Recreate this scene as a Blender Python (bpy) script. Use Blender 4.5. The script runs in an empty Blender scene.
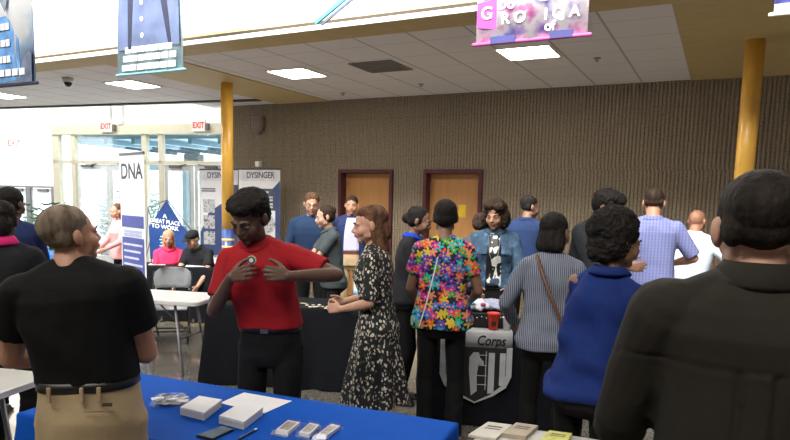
import bpy, bmesh, math, random
import numpy as np
from mathutils import Vector, Matrix, noise
random.seed(7); rng = np.random.RandomState(5)
C = bpy.context.scene.collection
R = math.radians
# ------------------------------------------------------------------ camera
FPX = 635.; CX = 395.; CY = 275.; PIT = math.atan((275-198)/635.); ROLL = .0233; YAW = R(27); EYE = 1.75
fw = Vector((-math.sin(YAW)*math.cos(PIT), math.cos(YAW)*math.cos(PIT), -math.sin(PIT)))
r0 = Vector((math.cos(YAW), math.sin(YAW), 0)); u0 = r0.cross(fw)
cr = math.cos(ROLL)*r0 + math.sin(ROLL)*u0; cu = math.cos(ROLL)*u0 - math.sin(ROLL)*r0
CO = Vector((0, 0, EYE))
cam = bpy.data.cameras.new('camera'); cam.sensor_width = 36; cam.lens = 36*FPX/790; cam.sensor_fit = 'HORIZONTAL'
cam.shift_y = (CY-220)/790; cam.clip_start = .05
co = bpy.data.objects.new('camera', cam); C.objects.link(co)
m = Matrix((cr, cu, -fw)).transposed().to_4x4(); m.translation = CO; co.matrix_world = m
bpy.context.scene.camera = co
def ray(x, y): return fw + cr*((x-CX)/FPX) - cu*((y-CY)/FPX)
def atz(x, y, z): d = ray(x, y); return CO + d*((z-EYE)/d.z)
def atY(x, y, Y): d = ray(x, y); return CO + d*(Y/d.y)
def atD(x, y, Z): return CO + ray(x, y)*Z
# ------------------------------------------------------------------ materials
def nt(name):
    m = bpy.data.materials.new(name); m.use_nodes = True
    t = m.node_tree; b = t.nodes['Principled BSDF']; return m, t, b
def N(t, typ, **k):
    n = t.nodes.new(typ)
    for a, v in k.items():
        if a in n.inputs.keys() if hasattr(n.inputs, 'keys') else False: n.inputs[a].default_value = v
        else: setattr(n, a, v)
    return n
def L(t, a, b): t.links.new(a, b)
def rgba(c): return (c[0], c[1], c[2], 1)
def noise_node(t, scale, detail=4, coord='Object', stretch=None):
    tc = N(t, 'ShaderNodeTexCoord'); out = tc.outputs[coord]
    if stretch:
        mp = N(t, 'ShaderNodeMapping'); mp.inputs['Scale'].default_value = stretch; L(t, out, mp.inputs[0]); out = mp.outputs[0]
    n = N(t, 'ShaderNodeTexNoise'); n.inputs['Scale'].default_value = scale; n.inputs['Detail'].default_value = detail
    L(t, out, n.inputs['Vector']); return n
def ramp(t, fac, stops, const=False):
    r = N(t, 'ShaderNodeValToRGB'); e = r.color_ramp.elements
    while len(e) < len(stops): e.new(.5)
    for i, (p, c) in enumerate(stops): e[i].position = p; e[i].color = rgba(c)
    if const: r.color_ramp.interpolation = 'CONSTANT'
    L(t, fac, r.inputs[0]); return r
def bump(t, b, h, dist=.002, strength=.6):
    bp = N(t, 'ShaderNodeBump'); bp.inputs['Distance'].default_value = dist; bp.inputs['Strength'].default_value = strength
    L(t, h, bp.inputs['Height']); L(t, bp.outputs[0], b.inputs['Normal'])
MC = {}
def mat(name, col, rough=.6, metal=0, var=.12, scale=8, bs=0, bd=.002, spec=.5, stretch=None, sheen=0):
    if name in MC: return MC[name]
    m, t, b = nt(name); b.inputs['Roughness'].default_value = rough; b.inputs['Metallic'].default_value = metal
    b.inputs['Specular IOR Level'].default_value = spec
    if sheen: b.inputs['Sheen Weight'].default_value = sheen
    n = noise_node(t, scale, stretch=stretch)
    lo = [c*(1-var) for c in col]; hi = [min(1, c*(1+var)) for c in col]
    r = ramp(t, n.outputs[0], [(.3, lo), (.7, hi)]); L(t, r.outputs[0], b.inputs['Base Color'])
    if bs:
        n2 = noise_node(t, bs, 3); bump(t, b, n2.outputs[0], bd)
    MC[name] = m; return m
def cloth(name, col, rough=.85, var=.1, bs=45, bd=.003): return mat(name, col, rough, var=var, scale=6, bs=bs, bd=bd, spec=.25)
def skin(name, col):
    if name in MC: return MC[name]
    m = mat(name, col, .52, var=.1, scale=14, bs=160, bd=.0006, spec=.4)
    return m
def emit(name, col, s):
    m = bpy.data.materials.new(name); m.use_nodes = True; t = m.node_tree; t.nodes.remove(t.nodes['Principled BSDF'])
    e = N(t, 'ShaderNodeEmission'); e.inputs[0].default_value = rgba(col); e.inputs[1].default_value = s
    L(t, e.outputs[0], t.nodes['Material Output'].inputs[0]); return m
def glassmat(name, tint=(.92, .97, 1), mixf=.12):
    m = bpy.data.materials.new(name); m.use_nodes = True; t = m.node_tree; t.nodes.remove(t.nodes['Principled BSDF'])
    a = N(t, 'ShaderNodeBsdfTransparent'); a.inputs[0].default_value = rgba(tint)
    g = N(t, 'ShaderNodeBsdfGlossy'); g.inputs['Roughness'].default_value = .05
    x = N(t, 'ShaderNodeMixShader'); x.inputs[0].default_value = mixf
    L(t, a.outputs[0], x.inputs[1]); L(t, g.outputs[0], x.inputs[2]); L(t, x.outputs[0], t.nodes['Material Output'].inputs[0]); return m
def math_n(t, op, a, b=None):
    n = N(t, 'ShaderNodeMath'); n.operation = op
    for i, v in enumerate((a, b)):
        if v is None: continue
        if isinstance(v, (int, float)): n.inputs[i].default_value = v
        else: L(t, v, n.inputs[i])
    return n.outputs[0]
def mixc(t, f, a, b):
    n = N(t, 'ShaderNodeMix'); n.data_type = 'RGBA'
    if isinstance(f, (int, float)): n.inputs[0].default_value = f
    else: L(t, f, n.inputs[0])
    for i, v in ((6, a), (7, b)):
        if isinstance(v, tuple): n.inputs[i].default_value = rgba(v)
        else: L(t, v, n.inputs[i])
    return n.outputs[2]
def coords(t):
    tc = N(t, 'ShaderNodeTexCoord'); s = N(t, 'ShaderNodeSeparateXYZ'); L(t, tc.outputs['Object'], s.inputs[0]); return tc.outputs['Object'], s.outputs
def stars_mat():
    m, t, b = nt('star_print'); b.inputs['Roughness'].default_value = .8
    o, s = coords(t); cur = (.006, .006, .012)
    ang = math_n(t, 'MULTIPLY', s[0], 1.0)
    for k, (sc, off) in enumerate(((15.5, 0), (17, 3.3))):
        cmb = N(t, 'ShaderNodeCombineXYZ')
        L(t, math_n(t, 'ADD', math_n(t, 'MULTIPLY', s[0], sc), off), cmb.inputs[0])
        L(t, math_n(t, 'ADD', math_n(t, 'MULTIPLY', s[2], sc), off*1.7), cmb.inputs[1])
        v = N(t, 'ShaderNodeTexVoronoi'); v.voronoi_dimensions = '2D'; v.inputs['Scale'].default_value = 1; v.inputs['Randomness'].default_value = .7
        L(t, cmb.outputs[0], v.inputs['Vector'])
        sub = N(t, 'ShaderNodeVectorMath'); sub.operation = 'SUBTRACT'; L(t, cmb.outputs[0], sub.inputs[0]); L(t, v.outputs['Position'], sub.inputs[1])
        sp = N(t, 'ShaderNodeSeparateXYZ'); L(t, sub.outputs[0], sp.inputs[0])
        sc2 = N(t, 'ShaderNodeSeparateColor'); L(t, v.outputs['Color'], sc2.inputs[0])
        a = math_n(t, 'ADD', math_n(t, 'ARCTAN2', sp.outputs[1], sp.outputs[0]), math_n(t, 'MULTIPLY', sc2.outputs[1], 6.28))
        w = math_n(t, 'COSINE', math_n(t, 'MULTIPLY', a, 5))
        rad = math_n(t, 'ADD', math_n(t, 'MULTIPLY', w, .17), .40)
        mask = math_n(t, 'LESS_THAN', v.outputs['Distance'], rad)
        cols = [(.9, .12, .02), (.02, .2, .75), (.85, .6, .02), (.03, .5, .1), (.75, .03, .35), (.15, .03, .5), (.0, .55, .65), (.95, .3, .15)]
        cr_ = ramp(t, sc2.outputs[0], [(i/8, c) for i, c in enumerate(cols[k:]+cols[:k])], True)
        core = math_n(t, 'LESS_THAN', v.outputs['Distance'], .12)
        cc = mixc(t, core, cr_.outputs[0], (.8, .5, .1))
        cur = mixc(t, mask, cur, mixc(t, .35, cc, (0, 0, 0)))
    L(t, cur, b.inputs['Base Color']); return m
def floral_mat():
    m, t, b = nt('floral_print'); b.inputs['Roughness'].default_value = .85
    tc = N(t, 'ShaderNodeTexCoord'); n = N(t, 'ShaderNodeTexNoise'); n.inputs['Scale'].default_value = 12; L(t, tc.outputs['Object'], n.inputs['Vector'])
    ad = N(t, 'ShaderNodeVectorMath'); ad.operation = 'MULTIPLY_ADD'; L(t, n.outputs['Color'], ad.inputs[0]); ad.inputs[1].default_value = (.05, .05, .05); L(t, tc.outputs['Object'], ad.inputs[2])
    mp = N(t, 'ShaderNodeMapping'); mp.inputs['Scale'].default_value = (52, 52, 34); L(t, ad.outputs[0], mp.inputs[0])
    v = N(t, 'ShaderNodeTexVoronoi'); v.inputs['Scale'].default_value = 1; L(t, mp.outputs[0], v.inputs['Vector'])
    sc = N(t, 'ShaderNodeSeparateColor'); L(t, v.outputs['Color'], sc.inputs[0])
    r = ramp(t, sc.outputs[0], [(0, (.55, .5, .4)), (.45, (.35, .32, .26)), (.7, (.65, .6, .5)), (.88, (.05, .08, .03))], True)
    k = math_n(t, 'LESS_THAN', v.outputs['Distance'], .38)
    L(t, mixc(t, k, (.008, .009, .012), r.outputs[0]), b.inputs['Base Color']); return m
def stripe_mat(name, axis, freq, c0, c1, duty=.35, cross=None):
    m, t, b = nt(name); b.inputs['Roughness'].default_value = .85
    o, s = coords(t)
    f = math_n(t, 'LESS_THAN', math_n(t, 'FRACT', math_n(t, 'MULTIPLY', s[axis], freq)), duty)
    c = mixc(t, f, c0, c1)
    if cross:
        f2 = math_n(t, 'LESS_THAN', math_n(t, 'FRACT', math_n(t, 'MULTIPLY', s[2], freq)), duty)
        c = mixc(t, math_n(t, 'MULTIPLY', f2, .5), c, c1)
    L(t, c, b.inputs['Base Color']); n = noise_node(t, 40, 2); bump(t, b, n.outputs[0], .002); return m
def denim_mat(name, col):
    m, t, b = nt(name); b.inputs['Roughness'].default_value = .9
    n = noise_node(t, 18, 8); hi = tuple(min(1, c*2.2+.03) for c in col)
    r = ramp(t, n.outputs[0], [(.35, tuple(c*.6 for c in col)), (.55, col), (.75, hi)]); L(t, r.outputs[0], b.inputs['Base Color'])
    n2 = noise_node(t, 50, 3); bump(t, b, n2.outputs[0], .004); return m
def hair_mat(name, col):
    m, t, b = nt(name); b.inputs['Roughness'].default_value = .75; b.inputs['Specular IOR Level'].default_value = .2
    n = noise_node(t, 30, 6, stretch=(1, 1, .25)); r = ramp(t, n.outputs[0], [(.3, tuple(c*.5 for c in col)), (.75, tuple(min(1, c*1.7) for c in col))])
    L(t, r.outputs[0], b.inputs['Base Color']); n2 = noise_node(t, 90, 4, stretch=(1, 1, .3)); bump(t, b, n2.outputs[0], .006, 1); return m
# ------------------------------------------------------------------ mesh helpers
class MB:
    def __init__(s): s.v = []; s.f = []; s.mi = []; s.cur = 0
    def add(s, vs, fs):
        o = len(s.v); s.v += [tuple(v) for v in vs]; s.f += [tuple(i+o for i in f) for f in fs]; s.mi += [s.cur]*len(fs)
    def box(s, c, d, rz=0, M=None):
        vs = []
        for x in (-.5, .5):
            for y in (-.5, .5):
                for z in (-.5, .5):
                    p = Vector((x*d[0], y*d[1], z*d[2]))
                    if rz: p = Matrix.Rotation(rz, 3, 'Z') @ p
                    if M: p = M @ p
                    vs.append(p + Vector(c))
        s.add(vs, [(0, 1, 3, 2), (4, 6, 7, 5), (0, 4, 5, 1), (2, 3, 7, 6), (0, 2, 6, 4), (1, 5, 7, 3)])
    def rings(s, rs, cap=True, close=True):
        n = len(rs[0]); o = len(s.v); vs = [p for r in rs for p in r]; fs = []
        for i in range(len(rs)-1):
            for j in range(n if close else n-1):
                k = (j+1) % n; fs.append((i*n+j, i*n+k, (i+1)*n+k, (i+1)*n+j))
        if cap: fs.append(tuple(range(n-1, -1, -1))); fs.append(tuple((len(rs)-1)*n+j for j in range(n)))
        s.add(vs, fs)
    def cone(s, p0, p1, r0, r1, n=14, flat0=False, flat1=False, fl=1.0, up=None):
        p0 = Vector(p0); p1 = Vector(p1); d = (p1-p0); l = max(d.length, 1e-5); d /= l
        a = Vector(up) if up else (Vector((0, 0, 1)) if abs(d.z) < .9 else Vector((0, 1, 0)))
        u = d.cross(a).normalized(); w = u.cross(d)      # w is near `up`, squashed by fl
        rs = []
        def ring(c, r): return [c + (u*math.cos(2*math.pi*j/n) + w*math.sin(2*math.pi*j/n)*fl)*r for j in range(n)]
        if not flat0:
            for a_ in (80, 55, 28): rs.append(ring(p0 - d*r0*math.sin(R(a_)), r0*math.cos(R(a_))))
        rs.append(ring(p0, r0)); rs.append(ring(p1, r1))
        if not flat1:
            for a_ in (28, 55, 80): rs.append(ring(p1 + d*r1*math.sin(R(a_)), r1*math.cos(R(a_))))
        s.rings(rs)
    def tube(s, pts, r, n=8):
        pts = [Vector(p) for p in pts]; rs = []; u = None
        for i, p in enumerate(pts):
            d = (pts[min(i+1, len(pts)-1)] - pts[max(i-1, 0)]).normalized()
            if u is None: u = d.orthogonal().normalized()
            u = (u - d*u.dot(d)).normalized(); w = d.cross(u); rr = r[i] if isinstance(r, (list, tuple)) else r
            rs.append([p + (u*math.cos(2*math.pi*j/n) + w*math.sin(2*math.pi*j/n))*rr for j in range(n)])
        s.rings(rs)
    def ell(s, c, r, M=None, n=18, k=12):
        rs = []
        for i in range(1, k):
            a = math.pi*i/k; rr = []
            for j in range(n):
                p = Vector((math.sin(a)*math.cos(2*math.pi*j/n)*r[0], math.sin(a)*math.sin(2*math.pi*j/n)*r[1], -math.cos(a)*r[2]))
                if M: p = M @ p
                rr.append(p + Vector(c))
            rs.append(rr)
        s.rings(rs)
    def lathe(s, prof, c=(0, 0, 0), n=24, cap=True):
        s.rings([[Vector((r*math.cos(2*math.pi*j/n)+c[0], r*math.sin(2*math.pi*j/n)+c[1], z+c[2])) for j in range(n)] for r, z in prof], cap)
    def prism(s, pts, d, M):
        """pts: 2d outline; extruded by d along local z; placed by 4x4 M"""
        n = len(pts); vs = [M @ Vector((x, y, 0)) for x, y in pts] + [M @ Vector((x, y, d)) for x, y in pts]
        fs = [tuple(range(n-1, -1, -1)), tuple(range(n, 2*n))] + [(i, (i+1) % n, n+(i+1) % n, n+i) for i in range(n)]
        s.add(vs, fs)
    def build(s, name, mats, parent=None, smooth=False, bevel=0, loc=None):
        me = bpy.data.meshes.new(name); me.from_pydata(s.v, [], s.f)
        if not isinstance(mats, (list, tuple)): mats = [mats]
        for m_ in mats: me.materials.append(m_)
        for p, i in zip(me.polygons, s.mi): p.material_index = i; p.use_smooth = smooth
        bm = bmesh.new(); bm.from_mesh(me); bmesh.ops.recalc_face_normals(bm, faces=bm.faces); bm.to_mesh(me); bm.free()
        o = bpy.data.objects.new(name, me); C.objects.link(o)
        if parent: o.parent = parent
        if loc is not None: o.location = loc
        if bevel:
            b = o.modifiers.new('b', 'BEVEL'); b.width = bevel; b.segments = 2; b.limit_method = 'ANGLE'
        return o
def hash3(i, j, k): 
    h = np.sin(i*127.1 + j*311.7 + k*74.7)*43758.5453; return h - np.floor(h)
def vnoise(P):
    i = np.floor(P); f = P - i; f = f*f*(3-2*f); r = 0
    for a in (0, 1):
        for b in (0, 1):
            for c in (0, 1):
                w = (f[:, 0] if a else 1-f[:, 0])*(f[:, 1] if b else 1-f[:, 1])*(f[:, 2] if c else 1-f[:, 2])
                r = r + w*hash3(i[:, 0]+a, i[:, 1]+b, i[:, 2]+c)
    return r*2-1
def remesh(mb, name, mats, parent, vox=.008, sm=3, disp=None):
    """fuses the overlapping closed shapes of mb into ONE continuous skin"""
    o = mb.build('tmp', mats)
    r = o.modifiers.new('r', 'REMESH'); r.mode = 'VOXEL'; r.voxel_size = vox; r.use_smooth_shade = True
    if sm: q = o.modifiers.new('s', 'SMOOTH'); q.factor = .5; q.iterations = sm
    dg = bpy.context.evaluated_depsgraph_get(); ev = o.evaluated_get(dg)
    me = bpy.data.meshes.new_from_object(ev); old = o.data; bpy.data.objects.remove(o); bpy.data.meshes.remove(old)
    me.name = name
    if disp:
        n = len(me.vertices); P = np.empty(n*3, 'f'); me.vertices.foreach_get('co', P); P = P.reshape(-1, 3).astype('d')
        Nn = np.empty(n*3, 'f'); me.vertices.foreach_get('normal', Nn); Nn = Nn.reshape(-1, 3)
        d = disp(P, Nn); P = P + Nn*d[:, None]; me.vertices.foreach_set('co', P.astype('f').ravel()); me.update()
    me.materials.clear()
    for m_ in (mats if isinstance(mats, (list, tuple)) else [mats]): me.materials.append(m_)
    ob = bpy.data.objects.new(name, me); C.objects.link(ob); ob.parent = parent; return ob
def empty(name, loc=(0, 0, 0), rz=0):
    o = bpy.data.objects.new(name, None); o.empty_display_size = .1; C.objects.link(o); o.location = loc; o.rotation_euler[2] = rz; return o
def tag(o, label=None, cat=None, group=None):
    if label: o['label'] = label
    if cat: o['category'] = cat
    if group: o['group'] = group
    return o
def struct(o): o['kind'] = 'structure'; return o
def copy_tree(o, parent=None):
    c = o.copy(); C.objects.link(c)
    if parent: c.parent = parent
    for ch in [x for x in bpy.data.objects if x.parent == o]: copy_tree(ch, c)
    return c
def text(name, s, size, mtl, parent, M, depth=.002, xs=1.0, shear=0, align='CENTER', bold=0):
    cv = bpy.data.curves.new(name, 'FONT'); cv.body = s; cv.size = size; cv.extrude = depth; cv.align_x = align; cv.align_y = 'CENTER'; cv.shear = shear; cv.offset = bold
    o = bpy.data.objects.new('tmp', cv); C.objects.link(o); dg = bpy.context.evaluated_depsgraph_get()
    me = bpy.data.meshes.new_from_object(o.evaluated_get(dg)); bpy.data.objects.remove(o); bpy.data.curves.remove(cv)
    me.transform(M @ Matrix.Diagonal((xs, 1, 1, 1))); me.materials.clear(); me.materials.append(mtl)
    ob = bpy.data.objects.new(name, me); C.objects.link(ob)
    if parent: ob.parent = parent
    return ob
def face_M(origin, right, up=(0, 0, 1)):
    """4x4: local x -> right, local y -> up, local z -> towards the viewer"""
    r = Vector(right).normalized(); u = Vector(up).normalized(); n = r.cross(u).normalized()
    M = Matrix((r, u, n)).transposed().to_4x4(); M.translation = Vector(origin); return M
# ================================================================== PEOPLE
def frame(d, n):
    d = Vector(d).normalized(); n = Vector(n); n = (n - d*n.dot(d)).normalized(); return d, n, d.cross(n)
def hand(mb, wr, d, n, side, sc=1.0, curl=.5, spread=1.0):
    """palm, four unequal jointed fingers, thumb from the side. d finger direction, n palm normal, side +1/-1 picks the thumb side"""
    d, n, s = frame(d, n); s = s*side
    w = Vector(wr)
    kn = []
    for i, (off, ln) in enumerate(((.030, .088), (.010, .094), (-.010, .090), (-.029, .080))):
        k = w + d*ln*sc + s*off*sc*spread; kn.append(k)
        mb.cone(w + s*off*.45*sc + d*.01*sc, k, .017*sc, .0125*sc, 10)
    for i, (l, r) in enumerate(((.072, .0092), (.080, .0095), (.074, .009), (.058, .008))):
        p = kn[i]; a = curl*.5; seg = (.45, .31, .24)
        for q in range(3):
            dd = (d*math.cos(a) + n*math.sin(a) + s*(1.5-i)*.06*spread).normalized(); e = p + dd*l*seg[q]*sc
            rr = r*sc*(1-.12*q); mb.cone(p, e, rr, rr*.9, 10); p = e; a += curl
    p = w + d*.022*sc + s*.026*sc; a = .75
    for l, r in ((.046, .0135), (.034, .0115), (.028, .0100)):
        dd = (d*math.cos(a) + s*math.sin(a) + n*.35).normalized(); e = p + dd*l*sc; mb.cone(p, e, r*sc, r*.9*sc, 10); p = e; a -= .28
def ik(S, W, l1, l2, pole):
    S = Vector(S); W = Vector(W); d = W-S; D = d.length
    if D > (l1+l2)*.995: W = S + d*((l1+l2)*.995/D); d = W-S; D = d.length
    if D < abs(l1-l2)+.02: D = abs(l1-l2)+.02
    d.normalize(); a = (l1*l1-l2*l2+D*D)/(2*D); h = math.sqrt(max(0, l1*l1-a*a))
    p = Vector(pole); p = (p - d*p.dot(d)).normalized(); return S + d*a + p*h, W
TORSO_M = [(.80, .105, .085, .0), (.86, .160, .112, .005), (.94, .172, .118, .005), (1.02, .160, .108, .0), (1.10, .155, .104, 0), (1.20, .163, .110, .0), (1.30, .178, .118, .0), (1.37, .176, .114, .005), (1.42, .142, .094, .010), (1.45, .108, .078, .012), (1.475, .080, .066, .012), (1.50, .064, .060, .01), (1.52, .060, .057, .01)]
TORSO_F = [(.80, .105, .085, .0), (.86, .172, .118, .008), (.93, .182, .122, .01), (1.01, .160, .105, .0), (1.10, .136, .093, 0), (1.19, .142, .100, -.005), (1.28, .155, .120, -.012), (1.35, .154, .105, .0), (1.41, .126, .086, .008), (1.44, .096, .070, .01), (1.47, .068, .058, .012), (1.50, .054, .052, .01), (1.52, .050, .050, .01)]
FOLD = lambda a, sc=9, hor=2.2: (lambda P, Nn: a*vnoise(P*np.array([sc, sc, sc*hor]) + 1.5*vnoise(P*4)[:, None]) + a*.5*vnoise(P*np.array([sc*2.4, sc*2.4, sc*1.1])+7))
def person(label, P, H, phi, female=False, skc=('skin_light', (.52, .30, .21)), w=1.0, lean=0, twist=0, side=0, head=(0, 0, 0), hs=1.0,
           armR=None, armL=None, hR={}, hL={}, top=None, bottom=None, hair=None, shoes=(.01, .01, .01), legs=None, pelvis=0, face=True, vox=.008, feet=((.10, 0), (.10, 0)), jaw=1.0, dispc=None, nk=0, arm=1.0, dimp=None):
    h = H/1.733; T = TORSO_F if female else TORSO_M
    root = empty('person', (P[0], P[1], 0), YAW + R(phi)); tag(root, label, 'person')
    sk = skin(*skc)
    hipz = .93*h + pelvis
    def bend(p):
        p = Vector(p); q = p.copy()
        z = (p.z - hipz)/(.28*h); a = max(0, min(1, z)); a = a*a*(3-2*a)
        if lean or side:
            q = Matrix.Rotation(R(lean)*a, 3, 'X') @ (p - Vector((0, 0, hipz))) + Vector((0, 0, hipz))
            if side: q = Matrix.Rotation(R(side)*a, 3, 'Y') @ (q - Vector((0, 0, hipz))) + Vector((0, 0, hipz))
        if twist: q = Matrix.Rotation(R(twist)*a, 3, 'Z') @ q
        return q
    def torso_rings(mb, off, z0, z1, w_=w, extra=None, n=28, ex=2.5):
        secs = []; zs = [t[0] for t in T]
        zz = sorted(set([z0] + [z for z in zs if z0 < z < z1] + [z1] + [z0+(z1-z0)*k/12 for k in range(13)]))
        rs = []
        for z in zz:
            a = np.interp(z, zs, [t[1] for t in T])*w_; b = np.interp(z, zs, [t[2] for t in T])*(w_*.6+.4 if w_ > 1 else w_); y = np.interp(z, zs, [t[3] for t in T])
            o_ = off(z) if callable(off) else off; a += o_; b += o_
            ring = []
            for j in range(n):
                c, s_ = math.cos(2*math.pi*j/n), math.sin(2*math.pi*j/n)
                x_ = a*math.copysign(abs(c)**(2/ex), c); y_ = b*math.copysign(abs(s_)**(2/ex), s_)
                ring.append(bend(Vector((x_*h, (y_+y)*h, z*h+pelvis))))
            rs.append(ring)
        mb.rings(rs)
    sw = (.158 if female else .178)*(w*.6+.4)
    lu, lf = .285*h, .255*h
    arms = {}
    for sd, spec, nm in ((-1, armR, 'R'), (1, armL, 'L')):
        S = bend((sd*sw*h, .01*h, 1.398*h+pelvis))
        if spec is None: spec = ((sd*.235, -.05, .88), (sd*.4, 1, .1))
        W, pole = spec; E_, W_ = ik(S, Vector(W)*h, lu, lf, pole); arms[nm] = (S, E_, W_, sd)
    hips = {}
    for sd, (fx, fy) in ((-1, feet[0]), (1, feet[1])):
        Hp = Vector((sd*.092*h, 0, hipz-.02)); A = Vector((sd*fx*h, fy*h+.03, .085*h))
        K, A = ik(Hp, A, .425*h, .41*h, (sd*.15, -1, 0)); hips[sd] = (Hp, K, A)
    # head frame
    nb = bend((0, .012*h, 1.47*h+pelvis)); nt_ = bend((0, -.008*h, (1.533-nk)*h+pelvis))
    sc = h*hs
    HM = Matrix.Translation(nt_) @ Matrix.Rotation(R(head[0]), 4, 'Z') @ Matrix.Rotation(R(head[1]), 4, 'X') @ Matrix.Rotation(R(head[2]), 4, 'Y') @ Matrix.Translation((0, -.012*sc, .083*sc)) @ Matrix.Scale(sc, 4)
    HR = HM.to_3x3()
    def hp(p): return HM @ Vector(p)
    def hell(mb, c, r): mb.ell(hp(c), r, HR)
    def hcone(mb, a, b, ra, rb): mb.cone(hp(a), hp(b), ra*sc, rb*sc, 10)
    # ---- body : one continuous skin
    B = MB(); aw = .86 if female else 1.0; aw *= (w*.5+.5)*arm
    torso_rings(B, -.008, .80, 1.50)
    B.cone(nb - (nt_-nb)*.3, nt_ + (nt_-nb)*.35, .058*h*aw, .054*h*aw, 16)
    for nm, (S, E_, W_, sd) in arms.items():
        B.cone(bend((sd*sw*.5*h, .012*h, 1.405*h+pelvis)), S, .05*h*aw, .050*h*aw); B.cone(bend((sd*.025*h, .018*h, 1.468*h+pelvis)), S, .036*h*aw, .042*h*aw)
        M_ = S.lerp(E_, .45); B.cone(S, M_, .050*h*aw, .047*h*aw); B.cone(M_, E_, .047*h*aw, .037*h*aw)
        M2 = E_.lerp(W_, .3); B.cone(E_, M2, .038*h*aw, .041*h*aw); B.cone(M2, W_, .041*h*aw, .025*h*aw)
        hd = hR if nm == 'R' else hL; d = hd.get('d', (W_-E_).normalized()); n_ = hd.get('n', (-sd*1.0, .1, 0))
        hand(B, W_, d, n_, hd.get('side', -sd if not hd else -sd), .95*h*(.9 if female else 1.0), hd.get('curl', .38), hd.get('spread', 1.05))
    for sd, (Hp, K, A) in hips.items():
        B.cone(Hp, K, .080*h*aw, .056*h*aw); C2 = K.lerp(A, .3); B.cone(K, C2, .052*h, .055*h*aw); B.cone(C2, A, .055*h*aw, .036*h)
        B.cone(A - Vector((0, 0, .03)), A + Vector((0, -.10*h, -.045*h)), .035*h, .025*h)
    hell(B, (0, .014, .030), (.074, .095, .084)); hell(B, (0, -.022, -.022), (.065*jaw, .066, .074)); hell(B, (0, -.030, -.062), (.050*jaw, .052, .042))
    hell(B, (0, -.066, -.088), (.024, .020, .019))
    for s_ in (-1, 1):
        hcone(B, (s_*.014, -.084, .017), (s_*.042, -.072, .015), .010, .009)
        hell(B, (s_*.036, -.056, -.030), (.027, .027, .032)); hell(B, (s_*.052, -.010, -.058), (.012, .035, .022))
        hell(B, (s_*.011, -.093, -.030), (.010, .011, .008)); hell(B, (s_*.082, .014, -.003), (.010, .019, .031)); hell(B, (s_*.075, .008, -.026), (.007, .010, .014))
    hcone(B, (0, -.086, .006), (0, -.104, -.026), .0085, .0125); hell(B, (0, -.082, -.050), (.028, .016, .020))
    remesh(B, 'body', sk, root, vox, 2)
    if face:
        lips = MB(); hell(lips, (0, -.0945, -.0505), (.021, .0075, .0055)); hell(lips, (0, -.0925, -.0585), (.018, .0075, .006))
        lc = skc[1]; lips.build('lips', mat('lip_'+skc[0], (min(1, lc[0]*.85), lc[1]*.55, lc[2]*.6), .4), root, True)
        for s_ in (-1, 1):
            e = MB(); hell(e, (s_*.031, -.0755, .0), (.0125, .0105, .0062)); e.cur = 1; hell(e, (s_*.031, -.0823, .001), (.0052, .0045, .0052))
            e.cur = 2; hell(e, (s_*.031, -.0750, .0062), (.0148, .0130, .0052)); hell(e, (s_*.031, -.0740, -.0068), (.0140, .0110, .0040))
            e.build('eye', [mat('eye_white', (.50, .47, .45), .3), mat('iris', (.03, .018, .01), .15), sk], root, True)
            if hair:
                b_ = MB(); hcone(b_, (s_*.015, -.0935, .0215), (s_*.034, -.089, .0265), .0024, .0030); hcone(b_, (s_*.034, -.089, .0265), (s_*.050, -.077, .0190), .0028, .0018)
                b_.build('eyebrow', hair['mat'], root, True)
    # ---- hair
    if hair:
        k = hair['kind']; Hh = MB(); am = hair.get('amp', .003); fr = hair.get('fr', 60)
        if k == 'short':
            t_ = hair.get('t', .0); hell(Hh, (0, .027, .046+t_*.5), (.0795+t_, .096+t_, .079+t_)); hell(Hh, (0, .053, .004), (.061, .050, .047))
            for s_ in (-1, 1): hell(Hh, (s_*.068, .008, .022), (.0115, .017, .032)); hell(Hh, (s_*.056, .045, .004), (.022, .04, .040))
        elif k == 'ring':
            hell(Hh, (0, .045, -.01), (.072, .070, .045))
        elif k == 'afro':
            for c_, r_ in hair['b']: hell(Hh, c_, r_)
        elif k == 'sleek':
            hell(Hh, (0, .030, .045), (.081, .097, .082)); hell(Hh, (0, .050, -.005), (.070, .066, .062))
            for s_ in (-1, 1): hell(Hh, (s_*.062, .02, .01), (.022, .05, .05))
            for c_, r_ in hair.get('b', []): hell(Hh, c_, r_)
        elif k == 'long':
            hell(Hh, (0, .038, .047), (.083, .097, .083))
            ln = hair.get('len', .16)
            for s_ in (-1, -.5, 0, .5, 1):
                for q in range(7):
                    f_ = q/6; hell(Hh, (s_*(.052+.014*f_), .072-.030*abs(s_)**2+.006*f_, .01-ln*f_), (.034-.004*f_, .050-.010*f_, .05))
            for c_, r_ in hair.get('b', []): hell(Hh, c_, r_)
        remesh(Hh, 'hair', hair['mat'], root, hair.get('vox', .006), 5 if k in ('long', 'sleek') else 2, lambda P, Nn: am*.5*vnoise(P*fr) + am*.45*vnoise(P*fr*2.9+4) + am*.35*vnoise(P*fr*5.3+9))
        if hair.get('cap'):
            cp = MB(); prof = []
            hell(cp, (0, .018, .062), (.088, .106, .068)); cp.ell(hp((0, -.11, .045)), (.062*sc, .062*sc, .006*sc), HR)
            remesh(cp, 'cap', cloth('cap_black', (.012, .012, .014)), root, .005, 2)
    # ---- bottom
    b_ = bottom or dict(m=cloth('black_trousers', (.010, .010, .012)))
    hem_in = {}
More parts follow.
